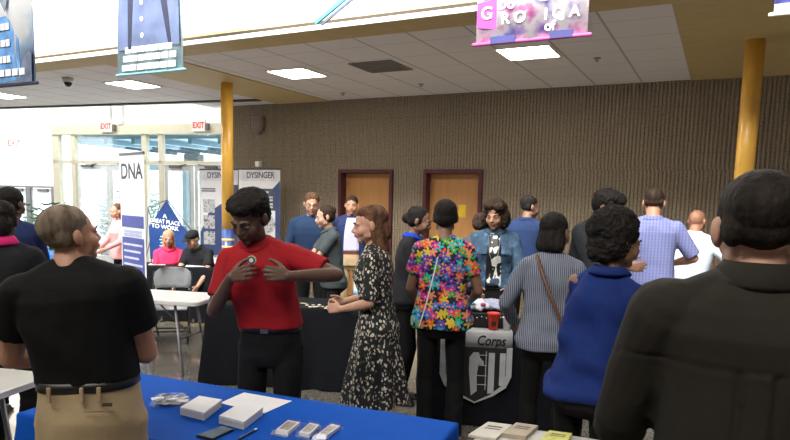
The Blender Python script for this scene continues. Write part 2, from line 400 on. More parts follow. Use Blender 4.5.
    if b_.get('kind', 'trousers') == 'trousers':
        G = MB(); o_ = b_.get('off', .014); wz = b_.get('waist', 1.02)
        torso_rings(G, o_, .80, wz)
        for sd, (Hp, K, A) in hips.items():
            tz = b_.get('leg', 1.0); G.cone(Hp, K, .094*h*aw, .074*h*aw, 16); E2 = K.lerp(A, .97); G.cone(K, E2, .074*h*aw, b_.get('cuff', .062)*h, 16, flat1=True)
        remesh(G, b_.get('name', 'trousers'), b_['m'], root, .010, 2, FOLD(b_.get('fold', .005), 8, 1.2))
        if b_.get('belt'):
            bl = MB(); rs = []
            for (dz, dr) in ((0, .001), (0, .005), (.036, .005), (.036, .001)):
                z = wz-.045+dz; zs = [t[0] for t in T]; a = np.interp(z, zs, [t[1] for t in T])*w + o_+dr; bb = np.interp(z, zs, [t[2] for t in T])*(w*.6+.4 if w > 1 else w) + o_+dr; y = np.interp(z, zs, [t[3] for t in T])
                rs.append([bend(Vector((a*math.copysign(abs(math.cos(q))**.8, math.cos(q))*h, (bb*math.copysign(abs(math.sin(q))**.8, math.sin(q))+y)*h, z*h+pelvis))) for q in [2*math.pi*j/40 for j in range(40)]])
            bl.rings(rs, False); bo = bl.build('belt', mat('belt_'+b_['belt'][0], b_['belt'][1], .4), root, True)
            bk = MB(); bk.box(rs[1][30]+Vector((0, -.003, .019*h)), (.045, .008, .04)); bk.build('buckle', mat('buckle', (.25, .25, .26), .3, 1), bo, bevel=.003)
    elif b_['kind'] == 'skirt':
        G = MB(); rs = []; n = 64; z1, z0, fl = b_['z1'], b_['z0'], b_['flare']
        for q in range(15):
            f_ = q/14; z = z1 + (z0-z1)*f_; zs = [t[0] for t in T]
            a = max(np.interp(z, zs, [t[1] for t in T])*w + .02, .185*w if z < .93 else 0) + fl*max(0, .95-z); bb = max(np.interp(z, zs, [t[2] for t in T]) + .02, .13 if z < .93 else 0) + fl*max(0, .95-z)*.9
            fa = .022*min(1, max(0, (1.0-z)/.45)); rs.append([bend(Vector(((a+fa*math.cos(9*t_+1.3*math.sin(2*t_)))*math.cos(t_)*h, (bb+fa*math.cos(9*t_+1.3*math.sin(2*t_)))*math.sin(t_)*h, z*h+pelvis + .012*math.sin(t_*2)*f_))) for t_ in [2*math.pi*j/n for j in range(n)]])
        G.rings(rs); remesh(G, 'skirt', b_['m'], root, .008, 2)
    # ---- top
    if top:
        G = MB(); o_ = top.get('off', .020); z0 = top['hem']; z1 = top.get('neck', 1.488); ea = top.get('ease', .0)
        torso_rings(G, lambda z: o_ + ea*max(0, min(1, (1.30-z)/.3)) - (.006 if z > 1.46 else 0), z0, z1)
        sl = top.get('sleeve', .5); sr = top.get('srad', .062)*h*aw
        for nm, (S, E_, W_, sd) in arms.items():
            G.cone(bend((sd*sw*.5*h, .012*h, 1.400*h+pelvis)), S, .064*h*aw, sr); G.cone(bend((sd*.030*h, .017*h, 1.462*h+pelvis)), S, (.050*aw+.006)*h, (.055*aw+.006)*h)
            if sl <= 1:
                e = S.lerp(E_, sl*.98); G.cone(S, e, sr+.003*h, sr*(1.02 if sl < .7 else .92), 16, flat1=True)
            else:
                G.cone(S, E_, sr+.003*h, sr*.84, 16); e = E_.lerp(W_, min(1, sl-1)*.97); G.cone(E_, e, sr*.86, top.get('cuff', .040)*h if sl > 1.6 else sr*.86, 16, flat1=True)
        f_ = FOLD(top.get('fold', .006), top.get('fsc', 8), top.get('fh', 1.6)); fd = dispc
        go = remesh(G, top.get('name', 'shirt'), top['m'], root, top.get('vox', .008), 3, (lambda P, Nn: f_(P, Nn) + fd(P, Nn)) if fd else f_)
        if top.get('collar'):
            cm = top.get('cm', top['m']); cl = MB(); rs = []; n = 36; cl_h = top['collar']; ax = (nt_-nb).normalized()
            for (rr, zz) in ((.060, -.02), (.059, cl_h*.72), (.063, cl_h*.80), (.068, cl_h*.72), (.094, -.004), (.088, -.014)):
                ring = []
                for j in range(n):
                    t_ = 2*math.pi*j/n; fr_ = max(0, -math.sin(t_))**2
                    ring.append(nb + Vector((rr*math.cos(t_)*1.06*h, rr*math.sin(t_)*1.02*h, (zz - .042*fr_ + .004)*h)) + ax*.012)
                rs.append(ring)
            rs.append(rs[0]); cl.rings(rs, False); cl.build('collar', cm, root, True)
        for om, ohw, onm, zl, zh in top.get('open', ()):   # open front: what shows between the lapels
            st = MB(); rows = []; zs = [t[0] for t in T]
            for q in range(18):
                z = zl + (zh-zl)*q/17; b2 = np.interp(z, zs, [t[2] for t in T])*(w*.6+.4 if w > 1 else w); y = np.interp(z, zs, [t[3] for t in T]); hw = ohw*(1.15-.5*max(0, (z-1.0)/.46)**3)
                oo = o_ + ea*max(0, min(1, (1.30-z)/.3)); row = []
                for t_ in (-1, -.5, 0, .5, 1): row.append(bend(Vector((t_*hw*h, (-(b2+oo)+y-.006+.004*abs(t_))*h, z*h+pelvis))))
                back = [p + (bend(Vector((0, .05, 1.3*h))) - bend(Vector((0, 0, 1.3*h))))*.5 for p in row][::-1]; rows.append(row+back)
            st.rings(rows); st.build(onm, om, root, True)
    # ---- shoes
    for sd, (Hp, K, A) in hips.items():
        s1 = MB(); s1.cone(A + Vector((0, .035*h, -.040*h)), A + Vector((0, -.13*h, -.052*h)), .040*h, .030*h, 14, fl=.9); s1.cone(A + Vector((0, .01, .01)), A + Vector((0, 0, -.04*h)), .045*h, .045*h)
        s1.box(A + Vector((0, -.045*h, -.074*h)), (.078*h, .24*h, .018*h))
        remesh(s1, 'shoe', mat('shoe_%d' % int(shoes[0]*1000), shoes, .4), root, .008, 2)
    root['_h'] = h
    return root, dict(hp=hp, bend=bend, arms=arms, HR=HR, sc=sc, h=h, nb=nb)
BLK = (.0035, .0035, .004)
hb = hair_mat('hair_black', (.010, .008, .007)); hbr = hair_mat('hair_brown', (.085, .042, .022)); hdb = hair_mat('hair_dark_brown', (.028, .016, .010)); hgr = hair_mat('hair_grey_brown', (.165, .125, .092)); hbl = hair_mat('hair_blond', (.46, .30, .13)); hgi = hair_mat('hair_ginger', (.095, .045, .024))
DK = ('skin_dark', (.085, .042, .026)); MD = ('skin_brown', (.20, .105, .065)); LT = ('skin_light', (.50, .28, .195)); TN = ('skin_tan', (.42, .215, .135))
# ================================================================== ROOM
sc_ = bpy.context.scene
sc_.view_settings.view_transform = 'Standard'; sc_.view_settings.look = 'None'; sc_.view_settings.gamma = 1; sc_.view_settings.exposure = 0.12
w_ = bpy.data.worlds.new('world'); sc_.world = w_; w_.use_nodes = True
bg = w_.node_tree.nodes['Background']; bg.inputs[0].default_value = (.93, .97, 1, 1); bg.inputs[1].default_value = 3.2
CZ = 3.40; WY = 9.5; SY = 5.47
white = mat('white_paint', (.82, .81, .78), .7, var=.02)
cream = mat('cream_trim', (.60, .56, .42), .6, var=.05)
ytrim = mat('yellow_beige_paint', (.52, .39, .18), .7, var=.05)
brown = mat('brown_reveal', (.045, .032, .018), .7)
maroon = mat('maroon_metal', (.085, .018, .026), .45)
# terrazzo floor
def floor_mat():
    m, t, b = nt('terrazzo'); b.inputs['Roughness'].default_value = .16; b.inputs['Specular IOR Level'].default_value = .7; b.inputs['Coat Weight'].default_value = .8; b.inputs['Coat Roughness'].default_value = .07
    o, s = coords(t); v = N(t, 'ShaderNodeTexVoronoi'); v.inputs['Scale'].default_value = 90; L(t, o, v.inputs['Vector'])
    sc = N(t, 'ShaderNodeSeparateColor'); L(t, v.outputs['Color'], sc.inputs[0])
    base = ramp(t, sc.outputs[0], [(0, (.19, .175, .15)), (.5, (.25, .235, .20)), (.85, (.13, .12, .10))], True)
    f = math_n(t, 'LESS_THAN', math_n(t, 'FRACT', math_n(t, 'MULTIPLY', math_n(t, 'ADD', s[1], 1.05), 1/3.6)), .22)
    c = mixc(t, math_n(t, 'MULTIPLY', f, .6), base.outputs[0], (.36, .28, .14))
    L(t, c, b.inputs['Base Color']); return m
f = MB(); f.box((-7, 6, -.05), (34, 40, .1)); struct(f.build('floor', floor_mat()))
# back wall : split-rib concrete block
def wall_mat():
    m, t, b = nt('ribbed_block'); b.inputs['Roughness'].default_value = .9
    n = noise_node(t, 60, 5); o, s = coords(t)
    n2 = noise_node(t, 1.2, 2); 
    r = ramp(t, n.outputs[0], [(.3, (.155, .122, .085)), (.5, (.285, .233, .168)), (.72, (.40, .33, .24))])
    pan = math_n(t, 'FRACT', math_n(t, 'MULTIPLY', s[0], 1/1.22)); ln = math_n(t, 'LESS_THAN', pan, .012)
    v = mixc(t, math_n(t, 'MULTIPLY', ln, .5), r.outputs[0], (.3, .24, .17))
    crs = math_n(t, 'LESS_THAN', math_n(t, 'FRACT', math_n(t, 'MULTIPLY', s[2], 1/.61)), .02)
    v = mixc(t, math_n(t, 'MULTIPLY', crs, .25), v, (.12, .09, .06))
    L(t, v, b.inputs['Base Color']); bump(t, b, n.outputs[0], .01); return m
wm = wall_mat()
def ribs(name, x0, x1, z0, z1, Y, p=.0508):
    m_ = MB(); n = int((x1-x0)/p); pr = []
    for i in range(n):
        x = x0 + i*p
        for dx, dy in ((0, .018), (.10*p, .018), (.32*p, 0), (.78*p, 0)): pr.append((x+dx, Y+dy))
    pr.append((x1, Y+.018)); back = Y+.2
    vs = []; fs = []
    for z in (z0, z1):
        vs += [(x, y, z) for x, y in pr] + [(x, back, z) for x, y in (pr[-1], pr[0])]
    k = len(pr)+2
    for i in range(k): fs.append((i, (i+1) % k, k+(i+1) % k, k+i))
    m_.add(vs, fs); return m_
dz = 2.22
W = MB()
spans = [(-8.6, -5.98), (-4.92, -4.36), (-3.35, 7)]
for a, b in spans:
    q = ribs('', a, b, 0, dz, WY); W.add(q.v, q.f)
q = ribs('', -8.6, 7, dz, CZ+.02, WY); W.add(q.v, q.f)
struct(W.build('wall_back', wm))
# two recessed wooden doors
wood = mat('door_wood', (.50, .25, .085), .45, var=.09, scale=3, stretch=(6, 6, .5))
for i, (xa, xb) in enumerate(((-5.98, -4.92), (-4.36, -3.35))):
    e = struct(empty('door_%d' % (i+1), (xa, WY, 0)))
    wd = xb-xa; fr = MB()
    for cx_, w2 in ((.03, .06), (wd-.03, .06)): fr.box((cx_, .10, dz/2), (w2, .26, dz))
    fr.box((wd/2, .10, dz-.03), (wd-.12, .26, .06)); fr.build('door_frame', maroon, e, bevel=.004)
    lf = MB(); lf.box((wd/2, .16, (dz-.06)/2), (wd-.125, .045, dz-.07)); lv = lf.build('door_leaf', wood, e)
    hd = MB(); hd.cone((wd-.14, .135, 1.0), (wd-.14, .075, 1.0), .012, .012); hd.cone((wd-.14, .08, 1.0), (wd-.27, .08, 1.0), .010, .009); hd.box((wd-.14, .134, 1.0), (.05, .008, .12)); hd.build('door_handle', mat('brushed_steel', (.55, .55, .53), .3, 1), lv)
    hg = MB(); [hg.box((.07, .134, z), (.02, .01, .11)) for z in (.25, 1.1, 1.95)]; hg.build('hinge', mat('brushed_steel', (.5, .5, .5), .3, 1), lv)
    bk = MB(); bk.box((wd/2, .32, dz/2), (wd+.2, .1, dz+.1)); bk.build('door_backing', maroon, e)
    if i == 1:
        st = MB(); p_ = atY(461, 211, WY+.13); st.box((p_.x-xa+.02, .132, p_.z), (.12, .004, .20)); st.build('sticker', mat('yellow_paper', (.80, .55, .03), .6), lv)
# ceilings
def ceil_mat(name, c):
    m, t, b = nt(name); b.inputs['Roughness'].default_value = .95
    o, s = coords(t); n = noise_node(t, 120, 2)
    fx = math_n(t, 'LESS_THAN', math_n(t, 'FRACT', math_n(t, 'MULTIPLY', math_n(t, 'ADD', s[0], 20*.617+.49+.012), 1/.617)), .04)
    fy = math_n(t, 'LESS_THAN', math_n(t, 'FRACT', math_n(t, 'MULTIPLY', math_n(t, 'ADD', s[1], -6.91+6.17+.012), 1/.617)), .04)
    r = ramp(t, n.outputs[0], [(.35, tuple(k*.85 for k in c)), (.65, c)])
    g = math_n(t, 'MAXIMUM', fx, math_n(t, 'MULTIPLY', fy, .45))
    L(t, mixc(t, math_n(t, 'MULTIPLY', g, .55), r.outputs[0], (.16, .14, .13)), b.inputs['Base Color']); bump(t, b, n.outputs[0], .003); return m
cm = ceil_mat('ceiling_tile', (.78, .74, .72))
def quad_slab(mb, pts, z0, z1):
    n = len(pts); mb.add([(x, y, z0) for x, y in pts]+[(x, y, z1) for x, y in pts], [tuple(range(n-1, -1, -1)), tuple(range(n, 2*n))]+[(i, (i+1) % n, n+(i+1) % n, n+i) for i in range(n)])
c_ = MB()
BX = (-7.3, -6.2); BX2 = (-.49, .62)
FA = (-16.0, 7.72); FB = (-8.0, 8.84)     # far edge of the left ceiling
def fy(x): return FA[1] + (x-FA[0])*(FB[1]-FA[1])/(FB[0]-FA[0])
quad_slab(c_, [(BX[1], SY+.40), (BX2[0], SY+.40), (BX2[0], WY+.1), (BX[1], WY+.1)], CZ, CZ+.1)
quad_slab(c_, [(BX2[1], SY+.40), (7, SY+.40), (7, WY+.1), (BX2[1], WY+.1)], CZ, CZ+.1)
quad_slab(c_, [(-16, SY+.40), (BX[0], SY+.40), (BX[0], fy(BX[0])), (-16, fy(-16))], CZ, CZ+.1)
quad_slab(c_, [(-8.9, fy(-8.9)), (BX[0], fy(BX[0])), (BX[0], WY+.1), (-8.9, WY+.1)], CZ, CZ+.1)
struct(c_.build('ceiling', cm))
t1 = MB(); quad_slab(t1, [(-16, SY), (7, SY), (7, SY+.40), (-16, SY+.40)], CZ-.012, CZ+.1)
for b0, b1 in (BX, BX2): quad_slab(t1, [(b0, SY+.40), (b1, SY+.40), (b1, WY+.1), (b0, WY+.1)], CZ-.012, CZ+.1)
struct(t1.build('trim_1', ytrim))
t2 = MB(); t2.box((-4.5, SY-.012, CZ+.010), (23, .024, .044)); struct(t2.build('trim_2', white))
t3 = MB(); t3.box((-4.5, SY-.006, CZ+.050), (23, .012, .036)); struct(t3.build('trim_3', brown))
uw = MB(); uw.box((-4.5, SY+.11, CZ+2.28), (23, .2, 4.45)); struct(uw.build('wall_upper', white))
# left ceiling far fascia
ang = math.atan2(FB[1]-FA[1], FB[0]-FA[0]); fl = math.hypot(FB[0]-FA[0], FB[1]-FA[1])+.8
t4 = MB(); t4.box(((FA[0]+FB[0])/2+.3, (FA[1]+FB[1])/2+.10, CZ+.035), (fl, .12, .12), rz=ang); struct(t4.build('trim_4', brown))
# ---- exit storefront wall
EA = Vector((-13.95, 9.85, 0)); ea = R(10.5); ex = Vector((math.cos(ea), math.sin(ea), 0)); ey = Vector((-math.sin(ea), math.cos(ea), 0))
def onE(px, py=160):   # parameter along the exit wall for a pixel column
    d = ray(px, py); n = ey; t = (EA-CO).dot(n)/d.dot(n); p = CO + d*t; return (p-EA).dot(ex), p.z
ME = Matrix((ex, ey, Vector((0, 0, 1)))).transposed().to_4x4(); ME.translation = EA
def E_(mb, x0, x1, z0, z1, y0=-.06, y1=.06): 
    p = ME @ Vector(((x0+x1)/2, (y0+y1)/2, (z0+z1)/2)); mb.box(p, (x1-x0, y1-y0, z1-z0), rz=ea)
HT, HB, TT, TB = 3.24, 3.03, 2.45, 2.37
xs_ = {k: onE(v)[0] for k, v in dict(a=54.5, b=61, c=73, d=77, e=143.5, f=148, g=160, h=164, i=226, j=232, k=245).items()}
X0, X1 = xs_['a'], onE(262)[0]
fr = MB(); E_(fr, X0, X1, HB, HT, -.10, .10); E_(fr, X0, X1, TB, TT)
for a, b in (('a', 'b'), ('c', 'd'), ('e', 'f'), ('g', 'h'), ('i', 'j')): E_(fr, xs_[a], xs_[b], 0, HB)
struct(fr.build('trim_5', cream))
gl = glassmat('window_glass'); steel = mat('pale_aluminium', (.58, .60, .58), .35, .3)
wi = 1
for a, b in (('b', 'c'), ('d', 'e'), ('f', 'g'), ('h', 'i')):
    g_ = MB(); E_(g_, xs_[a], xs_[b], TT, HB, -.005, .005); struct(g_.build('window_%d' % wi, gl)); wi += 1
for a, b in (('b', 'c'), ('f', 'g')):
    g_ = MB(); E_(g_, xs_[a], xs_[b], .1, TB, -.005, .005); struct(g_.build('window_%d' % wi, gl)); wi += 1
def glass_door(name, M, x0, x1, z1, y=0, hinge=0):
    e = struct(empty(name, M @ Vector((x0, y, 0)), ea)); w = x1-x0
    f_ = MB(); s = .085
    for cx_ in (s/2, w-s/2): f_.box((cx_, 0, z1/2), (s, .05, z1))
    f_.box((w/2, 0, z1-.06), (w-2*s, .05, .12)); f_.box((w/2, 0, .13), (w-2*s, .05, .26)); f_.build('door_frame', steel, e)
    g = MB(); g.box((w/2, 0, z1/2+.07), (w-2*s, .012, z1-.38)); g.build('pane', gl, e)
    p = MB(); p.cone((.1, -.07, 1.02), (w-.1, -.07, 1.02), .018, .018, fl=.8); p.box((.1, -.045, 1.02), (.05, .05, .06)); p.box((w-.1, -.045, 1.02), (.05, .05, .06)); p.build('push_bar', mat('push_bar_metal', (.6, .6, .58), .3, .8), e)
    c = MB(); x = .3 if hinge == 0 else w-.3; c.box((x, -.06, z1-.03), (.28, .07, .06)); c.cone((x, -.07, z1-.03), (x+(.3 if hinge == 0 else -.3), -.1, z1+.02), .012, .012); c.build('door_closer', mat('dark_bronze', (.10, .09, .08), .4), e)
    return e
md = (xs_['d']+xs_['e'])/2; glass_door('door_3', ME, xs_['d']+.03, md-.01, TB-.02); glass_door('door_4', ME, md+.01, xs_['e']-.03, TB-.02, hinge=1)
md = (xs_['h']+xs_['i'])/2; glass_door('door_5', ME, xs_['h']+.03, md-.01, TB-.02); glass_door('door_6', ME, md+.01, xs_['i']-.03, TB-.02, hinge=1)
# outer row of doors of the vestibule
ofr = MB()
for v in (150, 175, 205, 235): 
    x = onE(v)[0]*1.0 - 1.0; E_(ofr, x, x+.12, 0, 2.5, 2.6, 2.75)
E_(ofr, X0-1.5, X1+1, 2.35, 2.5, 2.6, 2.75); struct(ofr.build('trim_6', mat('blue_grey_aluminium', (.36, .46, .50), .4, .3)))
# canopy outside with ribs
cn = MB(); E_(cn, X0+.3, X1, 2.95, 3.1, .2, 3.9)
for k in range(7): 
    x = X0+.5+k*.75; E_(cn, x, x+.10, 2.84, 2.95, .2, 3.9)
cn_ = cn.build('trim_7', mat('pale_blue_canopy', (.10, .24, .31), .5, var=.05)); struct(cn_)
bmn = MB(); E_(bmn, onE(95)[0], onE(95)[0]+.45, 0, 2.84, 3.4, 3.7); struct(bmn.build('trim_8', mat('grey_post', (.35, .37, .38), .6)))
# wall above the storefront
uw2 = MB(); E_(uw2, X0-.02, X1+.6, HT, 5.6, -.05, .05); struct(uw2.build('wall_vestibule', white))
pp = MB()
for v in (109, 121): x = onE(v, 115)[0]; E_(pp, x, x+.13, HT, 5.6, -.12, -.05)
struct(pp.build('trim_9', mat('pale_grey_pipe', (.55, .56, .55), .5)))
# return wall between the storefront and the ribbed wall
rw = MB(); pe = ME @ Vector((X1, 0, 0)); rw.box(((-8.55+pe.x)/2-.0, (WY+pe.y)/2+.1, 2.8), (math.hypot(pe.x+8.55, pe.y-WY)+.3, .12, 5.6), rz=math.atan2(pe.y-WY, pe.x+8.55)); struct(rw.build('wall_return', white))
ab = MB(); ab.box((-12.2, 9.0, 5.65), (9, 4.6, .1)); 
struct(ab.build('wall_vestibule_top', white))
# far left white wall with its doors
LP = atD(0, 150, 19); LQ = atD(57, 150, 19); lx = (Vector((LQ.x-LP.x, LQ.y-LP.y, 0))).normalized(); la = math.atan2(lx.y, lx.x)
LA = Vector((LP.x, LP.y, 0)); ML = Matrix((lx, Vector((-lx.y, lx.x, 0)), Vector((0, 0, 1)))).transposed().to_4x4(); ML.translation = LA
s19 = 19/FPX
def Lb(mb, px0, px1, z0, z1, y0=-.05, y1=.05):
    p = ML @ Vector(((px0+px1)/2*s19, (y0+y1)/2, (z0+z1)/2)); mb.box(p, ((px1-px0)*s19, y1-y0, z1-z0), rz=la)
lw = MB(); Lb(lw, -90, -6, 0, 6); Lb(lw, -6, 54, 1.86, 6); Lb(lw, 54, 66, 0, 6); struct(lw.build('wall_left', white))
tl = MB(); Lb(tl, -6, 54, 1.80, 1.86, -.1, .06); Lb(tl, -6, 0, 0, 1.8, -.1, .06); Lb(tl, 51, 54, 0, 1.8, -.1, .06); Lb(tl, 25.5, 30, 0, 1.8, -.1, .06); struct(tl.build('trim_10', mat('grey_frame', (.12, .125, .13), .5)))
def glass_door2(name, a, b):
    e = struct(empty(name, ML @ Vector((a*s19, 0, 0)), la)); w = (b-a)*s19; f_ = MB(); s = .12; z1 = 1.78
    for cx_ in (s/2, w-s/2): f_.box((cx_, 0, z1/2), (s, .05, z1))
    f_.box((w/2, 0, z1-.06), (w-2*s, .05, .14)); f_.box((w/2, 0, .13), (w-2*s, .05, .26)); f_.build('door_frame', steel, e)
    g = MB(); g.box((w/2, 0, z1/2+.07), (w-2*s, .012, z1-.38)); g.build('pane', gl, e)
    c = MB(); c.box((w-.25, -.08, z1-.05), (.3, .08, .07)); c.build('door_closer', mat('dark_bronze', (.10, .09, .08), .4), e)
glass_door2('door_7', 0, 25.5); glass_door2('door_8', 30, 51)
# enclosure beyond the frame
for nm, c, d in (('wall_right', (7.1, 3, 3.9), (.2, 22, 7.9)), ('wall_front', (-4.5, -5.1, 3.9), (23, .2, 7.9)), ('ceiling_atrium', (-4.5, .2, 7.95), (23, 10.8, .2)), ('wall_side', (-16.1, -.8, 3.9), (.2, 8.8, 7.9))):
    q = MB(); q.box(c, d); struct(q.build(nm, mat('off_white_wall', (.45, .43, .40), .8)))
# ---- lights
def area(name, loc, tgt, sx, sy, e, col=(1, 1, 1), spread=None):
    l = bpy.data.lights.new(name, 'AREA'); l.shape = 'RECTANGLE'; l.size = sx; l.size_y = sy; l.energy = e; l.color = col
    if spread: l.spread = R(spread)
    o = bpy.data.objects.new(name, l); C.objects.link(o); o.location = loc; o.rotation_euler = (Vector(tgt)-Vector(loc)).to_track_quat('-Z', 'Y').to_euler(); return o
area('clerestory_light', (-3.5, -2.5, 6.9), (-3.5, 7.5, 2.2), 12, 1.2, 430, (1, .95, .88), 100)
area('upper_wall_fill', (-4.5, 2.6, 6.2), (-4.5, 5.4, 3.9), 12, .8, 600, (1, .98, .95), 70)  # unseen fill lamp, added close to the upper wall to wash it white
area('vestibule_daylight', tuple(ME @ Vector((3.5, 2.2, 2.2))), tuple(ME @ Vector((4.5, -6, .6))), 7, 3, 420, (.95, .98, 1))
area('vestibule_wall_fill', (-12.5, 7.6, 5.4), tuple(ME @ Vector((.5, 0, 3.4))), 6, .8, 160, (1, 1, 1), 150)  # added fill with no visible source, whitens the wall above the storefront
area('left_wall_fill', (-15.6, 9.5, 4.6), tuple(ML @ Vector((.6, 0, 3))), 2.5, 2, 150, (1, 1, 1), 150)  # another added lamp, aimed to brighten the plain white wall at far left
panel = emit('lamp_panel', (1, .90, .80), 30.0)
for i, (x, y, lb) in enumerate(((-8.25, 7.12, 'square ceiling light between the denim banner and the blue beam, left of the left column'), (-5.27, 7.28, 'square ceiling light right of the left yellow column'), (-2.06, 7.20, 'square ceiling light just below the pink hanging banner'), (-11.55, 7.1, 'square ceiling light at the far left edge under the blue hanging banner'))):
    lb = lb.replace(' between the denim banner and the blue beam, left of the left column', ' left of the left yellow column, under the denim banner')
    e = empty('ceiling_light', (x, y, CZ)); tag(e, lb, 'ceiling light', 'square ceiling lights')
    q = MB(); q.box((0, 0, .0), (.57, .57, .012)); q.build('diffuser', panel, e)
    q = MB()
    for dx, dy, sx, sy in ((0, .297, .62, .025), (0, -.297, .62, .025), (.297, 0, .025, .57), (-.297, 0, .025, .57)): q.box((dx, dy, -.003), (sx, sy, .02))
    q.build('frame', white, e)
e = empty('ceiling_vent', (-3.98, 7.28, CZ)); tag(e, 'dark square air vent in the ceiling between two lit panels', 'vent')
q = MB(); q.box((0, 0, .0), (.60, .60, .008)); q.build('backing', mat('vent_dark', (.10, .09, .085), .8), e)
q = MB()
for k in range(13): q.box((0, -.27+k*.045, -.006), (.56, .022, .010))
for s_ in (-1, 1): q.box((s_*.295, 0, -.006), (.02, .6, .014)); q.box((0, s_*.295, -.006), (.6, .02, .014))
q.build('grille', mat('vent_grey', (.22, .20, .19), .6), e)
p = atz(68, 78, CZ); e = empty('security_camera', p); tag(e, 'dome security camera on the ceiling left of the denim banner', 'camera')
q = MB(); q.lathe([(.001, 0), (.085, 0), (.085, -.05), (.07, -.065), (.001, -.065)]); q.build('housing', mat('camera_white', (.6, .58, .56), .5), e, True)
q = MB(); q.ell((0, 0, -.065), (.06, .06, .065)); q.build('dome', mat('dome_black', (.01, .01, .012), .1), e, True)
for x, y, lb in ((343, 93, 'small round sprinkler head on the ceiling behind the vent'), (421, 84, 'small round sprinkler head on the ceiling right of the vent'), (597, 58, 'small round sprinkler head on the ceiling right of the pink banner')):
    q = MB(); q.lathe([(.001, 0), (.045, 0), (.04, -.012), (.012, -.014), (.010, -.035), (.026, -.037), (.026, -.040), (.001, -.040)], atz(x, y, CZ)); tag(q.build('sprinkler', mat('sprinkler_metal', (.35, .32, .30), .4), None, True), lb, 'sprinkler', 'ceiling sprinklers')
# wall speaker, small wall box
p = atY(258.5, 124.5, WY-.05); e = empty('wall_speaker', p); tag(e, 'shield-shaped brown speaker mounted high on the ribbed wall', 'speaker')
sh = [(-.125, .15), (.125, .15), (.13, -.02), (.10, -.11), (.05, -.16), (0, -.175), (-.05, -.16), (-.10, -.11), (-.13, -.02)]
q = MB(); q.prism(sh, .10, face_M((0, .05, 0), (1, 0, 0))); q.build('housing', mat('speaker_tan', (.21, .165, .12), .6), e, bevel=.02)
q = MB(); q.prism([(x*.8, y*.8) for x, y in sh], .012, face_M((0, -.05, 0), (1, 0, 0))); q.build('grille', mat('speaker_grille', (.16, .125, .09), .7, bs=400, bd=.002), e)
p = atY(258.5, 164, WY-.04); e = empty('wall_light', p); tag(e, 'small white box light on the ribbed wall above the right roll-up banner', 'light')
q = MB(); q.box((0, 0, 0), (.10, .09, .10)); q.build('housing', mat('white_plastic', (.85, .84, .80), .4), e, bevel=.01); q = MB(); q.box((0, -.047, 0), (.07, .006, .06)); q.build('lens', mat('clear_lens', (.9, .9, .88), .15), e)
# columns
ycol = mat('column_yellow', (.88, .50, .09), .30, var=.04); bcol = mat('column_blue', (.02, .05, .19), .35)
for (x, y, lb) in ((-6.71, 7.50, 'thin round yellow column on the left, by the roll-up banners'), (.17, 7.44, 'thin round yellow column at the right, above the nearest man')):
    e = empty('column', (x, y, 0)); tag(e, lb, 'column')
    q = MB(); q.lathe([(.09, 1.22), (.09, CZ-.012)]); q.build('shaft', ycol, e, True)
    q = MB(); q.lathe([(.092, 0), (.092, 1.22)]); q.build('lower_shaft', bcol, e, True)
    for z in (1.04, .93, .60): q = MB(); q.lathe([(.0935, z), (.0935, z+.035)]); q.build('ring', ycol, e, True)
    q = MB(); q.lathe([(.16, 0), (.16, .03), (.10, .035)]); q.build('base', bcol, e, True)
# exit signs
red = mat('sign_red', (.75, .06, .03), .5); wpl = mat('sign_white', (.85, .8, .75), .5)
def exit_sign(P, ang_, lb, s=1.0):
    e = empty('exit_sign', P, ang_); tag(e, lb, 'exit sign')
    q = MB(); q.box((0, 0, 0), (.31*s, .06, .24*s)); q.build('housing', wpl, e, bevel=.006)
    text('lettering', 'EXIT', .175*s, red, e, face_M((0, -.034, 0), (1, 0, 0)), xs=.8, bold=.005)
    if s == 1: q = MB(); q.box((.20, 0, -.02), (.07, .07, .13)); q.build('lamp_head', mat('dark_box', (.12, .11, .09), .6), e)
for px, lb in ((107.5, 'red exit sign above the left pair of glass doors'), (199, 'red exit sign above the right glass doors, left of the yellow column')):
    t_, z_ = onE(px, 127); exit_sign(ME @ Vector((t_+.10, -.14, HT-.05)), ea, lb)
exit_sign(ML @ Vector((17*s19, -.09, 1.75+45*s19)), la, 'red exit sign on the plain white wall at the far left', 1.35)
# ---- hanging banners (in the atrium)
bw = mat('banner_white', (.80, .82, .86), .7, var=.05)
def banner_mat(name, cols, sc=2.2, stretch=None):
    m, t, b = nt(name); b.inputs['Roughness'].default_value = .6
    n = noise_node(t, sc, 3, stretch=stretch); r = ramp(t, n.outputs[0], cols); L(t, r.outputs[0], b.inputs['Base Color']); return m
cord = mat('cord', (.5, .5, .5), .6)
def hang(label, px0, py0, px1, py1, Z, hgt, m, rodc, tilt=0):
    a = atD(px0, py0, Z); w = None
    # the banner runs parallel to the back wall
    b = atY(px1, py1, a.y); w = b.x - a.x; z = (a.z+b.z)/2
    e = empty('hanging_banner', (a.x, a.y, z)); tag(e, label, 'banner')
    n = 24; rs = []
    for i in range(n+1):
        x = w*i/n; y = .012*math.sin(i*.9)
        rs.append([Vector((x, y-.003, .02)), Vector((x, y+.003, .02)), Vector((x, y+.003, hgt)), Vector((x, y-.003, hgt))])
    q = MB(); q.rings(rs); q.build('panel', m, e, True)
    q = MB(); q.cone((-.02, 0, .012), (w+.02, 0, .012), .014, .014); q.build('rod', rodc, e, True)
    q = MB(); q.cone((-.02, 0, hgt), (w+.02, 0, hgt), .014, .014)
    q.build('rod', rodc, e, True)
    q = MB()
    for x in (.03, w-.03): q.tube([(x, 0, hgt), (x, 0, 7.86-z)], .004, 6)
    q.build('cord', cord, e)
    return e, w
